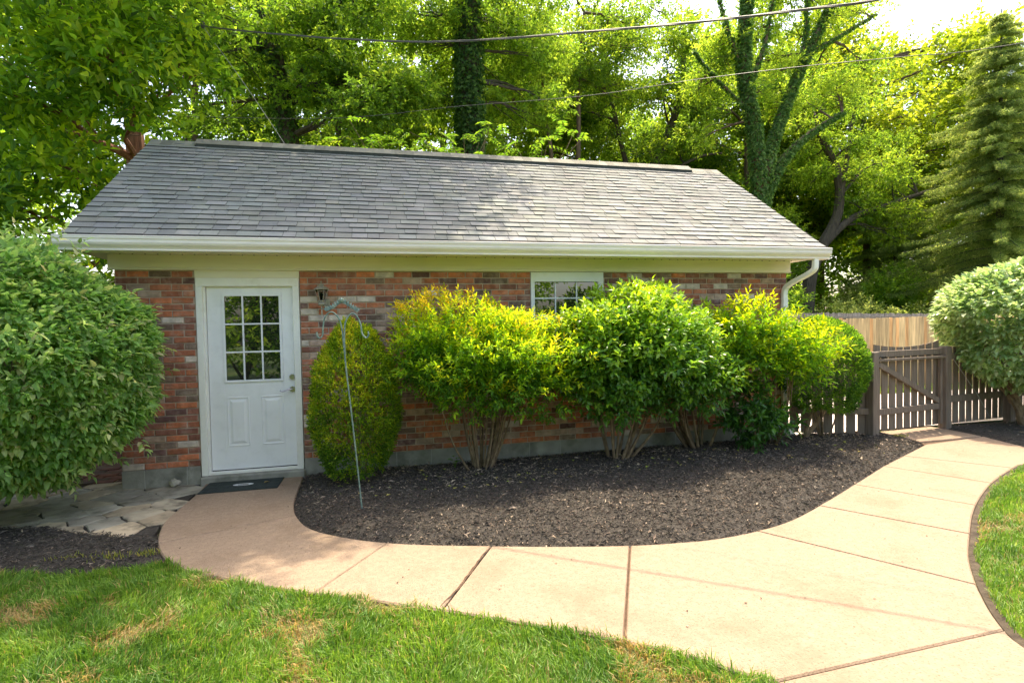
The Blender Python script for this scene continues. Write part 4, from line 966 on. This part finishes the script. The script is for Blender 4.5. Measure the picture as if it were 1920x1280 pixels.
# T6 ivy forked
tree('ivy_covered_tree','forked green ivy covered tree beyond the right end of the roof',(14.8,9,0),
  [([(14.8,9,0),(14.8,9,3),(14.74,9,5.4),(14.55,9,7.6),(14.18,9,9.6),(14.29,9,11.8),(14.4,9,14)],.24,.11),([(14.8,9,5.0),(15.04,9,6.8),(15.6,9,8.3),(16.3,9,9.8),(17.5,9,12)],.18,.09),([(14.9,9,5.6),(15.7,9,6.9),(16.7,9,7.75),(17.95,9,8.5)],.15,.06),([(14.2,9,9.4),(13.6,9,10.8),(13.0,9,12.6)],.06,.025),([(14.3,9,9.0),(15.0,9,10.6),(15.4,9,12.8)],.07,.025),([(16.2,9,9.6),(16.5,9,10.9),(16.6,9,12.8)],.05,.02),([(16.6,9,10.3),(17.8,9,11.0),(19.3,9,11.9)],.05,.02),([(14.5,9,8.2),(13.2,9,9.2),(12.4,9,10.0)],.05,.02)],
  [((13.6,9.6,10.6),(1.0,.9,.5),70),((15.2,9.4,11.2),(1.2,.9,.5),80),((16.6,9.5,11.0),(1.1,.9,.5),80),((17.9,9.4,11.8),(1.2,.9,.6),90),((18.2,9.3,9.2),(1.1,.8,.5),90),((17.1,9.6,9.0),(.8,.7,.4),60),((12.9,9.5,9.3),(.8,.7,.4),60),((15.9,9.8,12.5),(1.6,1,.6),100),((19.2,9.2,10.4),(1.1,.8,.5),80),((13.2,9.7,7.6),(.9,.7,.5),70),((19.0,9.4,12.2),(1.2,.8,.6),90)]+scat(22,(16,9.8,10.5),(3.8,1.2,3.0),.8,80,.45,77),
  TG,L=.12,W=.5,ivy=(380,240,220,60,60,50,60,40),t0=.8,ivycols=[(.04,.11,.025),(.07,.16,.04),(.12,.22,.06),(.18,.28,.09)])
# T7 dark limb tree
tree('shade_tree','dark barked tree with a long low limb reaching right over the tan fence',(19.1,12,0),
  [([(19.1,12,0),(19.2,12,2),(19.4,12,3.4),(19.9,12,4.5),(20.7,12,5.9),(20.65,12,7.5),(20.0,12,8.6),(19.6,12,9.6)],.30,.1),([(19.9,12,4.5),(21.2,11.9,5.6),(22.8,11.8,6.15),(25.2,11.7,6.9)],.17,.07),([(20.7,12,5.9),(21.0,12,7.4),(21.3,12,8.9),(21.6,12,10.5)],.12,.06),([(20.65,12,6.4),(21.9,12,7.6)],.08,.04)],
  scat(22,(21.8,12.4,8.6),(3.2,1.5,2.6),.95,120,.45,71)+scat(8,(23.8,12,5.6),(2.4,1.2,1.1),.8,110,.45,72)+scat(5,(18.2,12.8,4.5),(1.0,1,1.6),.7,110,.5,73),TG,L=.12,W=.5,bark='darkbark',t0=.7)
# saplings above the ridge
for i,(x,y,z,lab) in enumerate([(2.9,5.6,6.7,'young compound leaved sapling above the ridge left of the massive ivy trunk'),(4.6,5.5,6.7,'young compound leaved sapling above the ridge in front of the massive ivy trunk'),(6.3,5.5,6.8,'young compound leaved sapling above the ridge right of the massive ivy trunk')]):
    s=thing('young_sapling',lab,'sapling',(x,y,0),'young saplings behind the ridge'); m=MB(); tm=MB(); tm.tube([(0,0,0),(.05,0,z-1.5)],[.03,.015],6)
    for k in range(60):
        st_=np.array([rng.normal()*.6,rng.normal()*.3,z-1.25+rng.uniform(-.9,.55)]); a=rng.uniform(0,6.28); d=np.array([math.cos(a),math.sin(a),rng.uniform(-.5,.9)]); d/=np.linalg.norm(d)
        if k%3==0: limb(tm,(.04,0,z-2.2),st_,.012,.005,4,.1,0,5)
        Lr=rng.uniform(.22,.48); n=6; t=np.linspace(.12,1,n)[:,None]; P=st_+d*t*Lr-np.array([0,0,.35])*t*t*Lr; side=unit(np.cross(d,[0,0,1.]))
        tm.tube([st_,P[5],P[-1]],[.004,.003,.002],4)
        for sg in (-1,1):
            leaves(m,P,np.tile(side*sg+d*.35-np.array([0,0,.15]),(n,1)),unit(np.tile([0,0,1.],(n,1))+rng.normal(size=(n,3))*.35),.14*(1-.3*t[:,0])*rng.uniform(.7,1.2,n),.38,pal(rng.uniform(.2,.9,n),[(.05,.13,.015),(.1,.22,.02),(.2,.32,.03)]))
    m.build('crown',M['leaf'],s); tm.build('trunk',M['stem'],s)
# spruces
def spruce(lab,base,h,rmax,seed,z0=1.0,dens=1.):
    q=np.random.default_rng(seed); s=thing('spruce_tree',lab,'tree',base,'spruces beyond the fence'); tm=MB(); tm.tube([(0,0,0),(0,0,h*.5),(0,0,h)],[.17,.1,.015],8)
    m=MB(); z=z0
    while z<h-.1:
        r=(rmax*(1-(z/h))**.8)*q.uniform(.75,1.15)+.12; nb=int(8+4*q.uniform())
        for k in range(nb):
            a=q.uniform(0,6.28); rr=r*q.uniform(.5,1.15); d=np.array([math.cos(a),math.sin(a),0]); n=7
            P=[np.array([0,0,z])+d*rr*t+np.array([0,0,(.10*t-.62*t*t+.30*t**4)*rr]) for t in np.linspace(0,1,n)]
            if rr>.4: tm.tube(P,[.02*(1-.8*i/n) for i in range(n)],4,cap=False)
            nt=int(56*rr*dens)+12; t=q.uniform(.04,1,nt); Pi=np.array([np.array([0,0,z])+d*rr*u+np.array([0,0,(.10*u-.62*u*u+.30*u**4)*rr]) for u in t])
            side=np.cross(d,[0,0,1.]); sg=q.choice([-1,1],nt)[:,None]
            D=unit(d*.6+side*sg*q.uniform(.2,1,nt)[:,None]+np.stack([0*t,0*t,-q.uniform(.1,1.3,nt)],1)+q.normal(size=(nt,3))*.2)
            nl=7; idx=np.repeat(np.arange(nt),nl); kk=np.tile(np.arange(nl),nt); ln=(.16+.22*rr*(1-t)*.5)[idx]
            P2=Pi[idx]+D[idx]*(kk/nl)[:,None]*ln[:,None]; A=unit(D[idx]*.7+rng.normal(size=(len(idx),3))*.55)
            leaves(m,P2,A,rdir(len(idx)),rng.uniform(.06,.11,len(idx)),.24,pal(rng.uniform(.0,1,len(idx))*.8+.2*(kk/nl),[(.08,.15,.05),(.15,.23,.07),(.25,.32,.10),(.40,.44,.17)]),droop=.0)
        z+=.12+.26*q.uniform()
    m.build('crown',M['leaf'],s); tm.build('trunk',M['darkbark'],s); return s
sp=spruce('tall spruce with drooping branches and a bare pointed tip at the right edge',(24.9,9,0),12.7,4.0,5,z0=1.6,dens=1.25)
copy_tree(sp,(27.5,15.5,0),1.3,.85,'shorter spruce half hidden left of the tall spruce with the bare tip')
copy_tree(sp,(30.5,12,0),2.5,1.0,'spruce cut by the right edge of the view behind the tall spruce')

# generic backdrop trees: three kinds, copied
def backdrop(name,lab,base,h,r,cols,seed,t0,nc=34,sz=1.35,nt=90,L=.2,z0=.28,bark='bark'):
    b=np.array(base,float); cl=scat(nc,(b[0],b[1],h*(1+z0)/2),(r,r*.8,h*(1-z0)/2),sz,nt,.5,seed)
    return tree(name,lab,base,[([b,b+[.1,0,h*.4],b+[.3,.1,h*.8]],.22,.06)],cl,cols,L=L,W=.6,bark=bark,t0=t0,group='background trees',nl=7)
GR='background trees'
b1=backdrop('background_tree','yellow green rounded tree in the woods above the roof left of the ridge vent',(-3.5,15,0),15,4.0,TY,81,.35)
b2=backdrop('background_tree','mid green tree deep in the woods behind the massive ivy trunk',(5.5,18,0),17,4.2,TG,82,.8)
b3=backdrop('background_tree','golden green sunlit tree right of the forked ivy tree',(24,21,0),15,4.2,[(.08,.14,.015),(.17,.24,.02),(.26,.34,.03),(.36,.41,.05)],83,.45)
for (src,loc,rz,sc,lab) in [
 (b2,(-8,12,0),1.2,.95,'green background tree at the left edge behind the reddish trunk'),
 (b1,(1.5,17,0),2.1,1.05,'yellow green background tree between the two left ivy trunks'),
 (b2,(12,21,0),.7,1.0,'deep green background tree behind the slender pale trunks'),
 (b1,(10,17,0),3.4,.9,'yellow green background tree showing between the slender trunks and the ridge'),
 (b1,(17,19,0),4.1,.85,'yellow green background tree behind the forked ivy tree'),
 (b2,(21,24,0),5.0,.8,'green background tree behind the dark barked tree'),
 (b3,(31,24,0),1.0,1.4,'golden green background tree behind the spruces'),
 (b1,(24.5,19,0),2.5,1.05,'yellow green background tree between dark barked tree and tall spruce'),
 (b3,(27.5,17,0),2.2,1.28,'golden green background tree rising directly left of the tall spruce'),
 (b1,(20.5,17.5,0),.2,1.12,'tall yellow green background tree filling the gap right of the forked ivy tree'),
 (b2,(33,17,0),5.2,.95,'green background tree right behind the tall spruce'),
 (b2,(36,20,0),2.2,1.0,'green background tree beyond the right edge spruce'),
 (b2,(17,28,0),3.2,1.05,'farthest green background tree seen through the gap beside the forked ivy tree'),
 (b2,(-2,22,0),4.4,1.05,'farthest green background tree above the left end of the roof'),
 (b3,(40,28,0),3.9,1.1,'farthest golden background tree at the right edge')]:
    copy_tree(src,loc,rz,sc,lab)
# understory bushes
def under(lab,base,r,cols,seed,n=9,nt=110,L=.12):
    s=thing('understory_bush',lab,'bush',base,'bushes beyond the fences'); m=MB(); tm=MB()
    for i,(c,rr,k) in enumerate(scat(n,(0,0,r[2]*.62),(r[0]*.7,r[1]*.7,r[2]*.5),min(r[0],r[2])*.45,nt,.75,seed)): 
        clump(m,c,rr,k,7,L,.55,cols,seed=i+seed,nn=.5); limb(tm,(0,0,0),c,.03,.01,5,.1)
    m.build('foliage',M['leaf'],s); tm.build('stems',M['darkbark'],s); return s
u1=under('dark bush beyond the grey fence just right of the garage corner',(16.2,10.5,0),(1.8,1.2,2.6),[(.07,.15,.02),(.13,.25,.03),(.22,.35,.045),(.34,.44,.07)],91)
u2=under('pale feathery bush beyond the grey fence below the dark barked tree',(20.3,10.2,0),(1.9,1.2,2.4),[(.12,.18,.045),(.2,.27,.07),(.3,.36,.12),(.38,.43,.18)],92)
for (src,loc,rz,sc,lab) in [(u1,(23.2,11,0),1.1,1.15,'dark bush beyond the grey fence under the long low limb'),(u1,(-3.6,5.0,0),2.2,1.0,'dark bush behind the red fence at the left'),(u1,(14.0,14,0),.5,1.2,'dark bush deep behind the garage corner near the ground'),(u2,(25.5,14,0),2.0,1.5,'pale bush in the gap left of the tall spruce trunk'),(u1,(19.5,17,0),3.0,1.5,'large dark bush behind the trunk of the dark barked tree'),(u1,(30,16,0),4.0,1.6,'large dark bush at the right behind the tan fence end'),(u1,(-1.2,6.2,0),4.4,.95,'dark bush low behind the garage left end')]:
    copy_tree(src,loc,rz,sc,lab)
# distant woods as one mass
m=MB(); q=np.random.default_rng(5)
for i in range(150):
    a=R(q.uniform(-40,75)); d=q.uniform(38,52); c=(2.6+d*math.sin(a),-6+d*math.cos(a),q.uniform(1,13)*q.uniform(.5,1)); clump(m,c,(2.6,2.6,1.9),85,6,.42,.6,TY if q.uniform()<.4 else TG,seed=i,t0=.5)
tag(m.build('distant_woods',M['leaf']),'far woods closing the view between the tree trunks','woods',kind='stuff')
# trees behind the viewer: what the door glass mirrors
b4=copy_tree(b2,(-2.5,-19,0),.3,.6,'green tree behind the viewer mirrored in the door glass')
b5=copy_tree(b1,(3.5,-22,0),1.3,.62,'yellow green tree behind the viewer mirrored in the window glass')
for x,y,sc,lab in ((-3.2,-12.6,1.5,'leftmost evergreen of the row behind the viewer'),(-1.4,-12.2,1.7,'second evergreen of the row behind the viewer'),(.3,-12.6,1.6,'middle evergreen of the row behind the viewer'),(2.1,-12.4,1.4,'fourth evergreen of the row behind the viewer'),(4.2,-12.6,1.5,'fifth evergreen of the row behind the viewer'),(6.3,-12.8,1.6,'rightmost evergreen of the row behind the viewer')):
    copy_tree(u1,(x,y,0),x,sc,lab)
# ================================================================== light, sky, camera
SE,SAZ=R(70.6),math.atan2(.2,.29)
w=bpy.data.worlds.new('World'); scene.world=w; w.use_nodes=True; nt=w.node_tree
bg=nt.nodes['Background']; sk=nt.nodes.new('ShaderNodeTexSky'); sk.sky_type='NISHITA'; sk.sun_disc=False; sk.sun_elevation=SE; sk.sun_rotation=SAZ
sk.air_density=1.0; sk.dust_density=4.0; sk.ozone_density=.6
nt.links.new(sk.outputs[0],bg.inputs['Color']); bg.inputs['Strength'].default_value=.15
sd_=bpy.data.lights.new('sun','SUN'); sd_.energy=2.15; sd_.angle=R(.6); sd_.color=(1,.93,.8); so_=bpy.data.objects.new('sun',sd_); COL.objects.link(so_)
dv=Vector((.2,.29,1)).normalized(); so_.rotation_euler=dv.to_track_quat('Z','Y').to_euler(); so_.location=(4,8,20)
F_,YAW,PIT,ROL=1040.72739,.24141,.03018,.01895
cd=bpy.data.cameras.new('camera'); cam=bpy.data.objects.new('camera',cd); COL.objects.link(cam); scene.camera=cam
fw=np.array([math.sin(YAW)*math.cos(PIT),math.cos(YAW)*math.cos(PIT),-math.sin(PIT)]); r0=np.array([math.cos(YAW),-math.sin(YAW),0]); d0=np.cross(fw,r0)
rr_=math.cos(ROL)*r0+math.sin(ROL)*d0; dd_=np.cross(fw,rr_)
cam.matrix_world=Matrix(((rr_[0],-dd_[0],-fw[0],2.59217),(rr_[1],-dd_[1],-fw[1],-6.55335),(rr_[2],-dd_[2],-fw[2],1.63115),(0,0,0,1)))
cd.sensor_fit='HORIZONTAL'; cd.sensor_width=36; cd.lens=F_/1920*36; cd.clip_start=.05; cd.clip_end=600
scene.view_settings.view_transform='Standard'; scene.view_settings.look='None'; scene.view_settings.exposure=1.97; scene.view_settings.gamma=1
scene.view_settings.use_white_balance=True; scene.view_settings.white_balance_temperature=7350; scene.view_settings.white_balance_tint=10
scene.render.engine='CYCLES'; c=scene.cycles; c.max_bounces=9; c.diffuse_bounces=5; c.glossy_bounces=3; c.transmission_bounces=5; c.transparent_max_bounces=8
c.use_denoising=True; c.caustics_reflective=False; c.caustics_refractive=False; c.sample_clamp_indirect=6
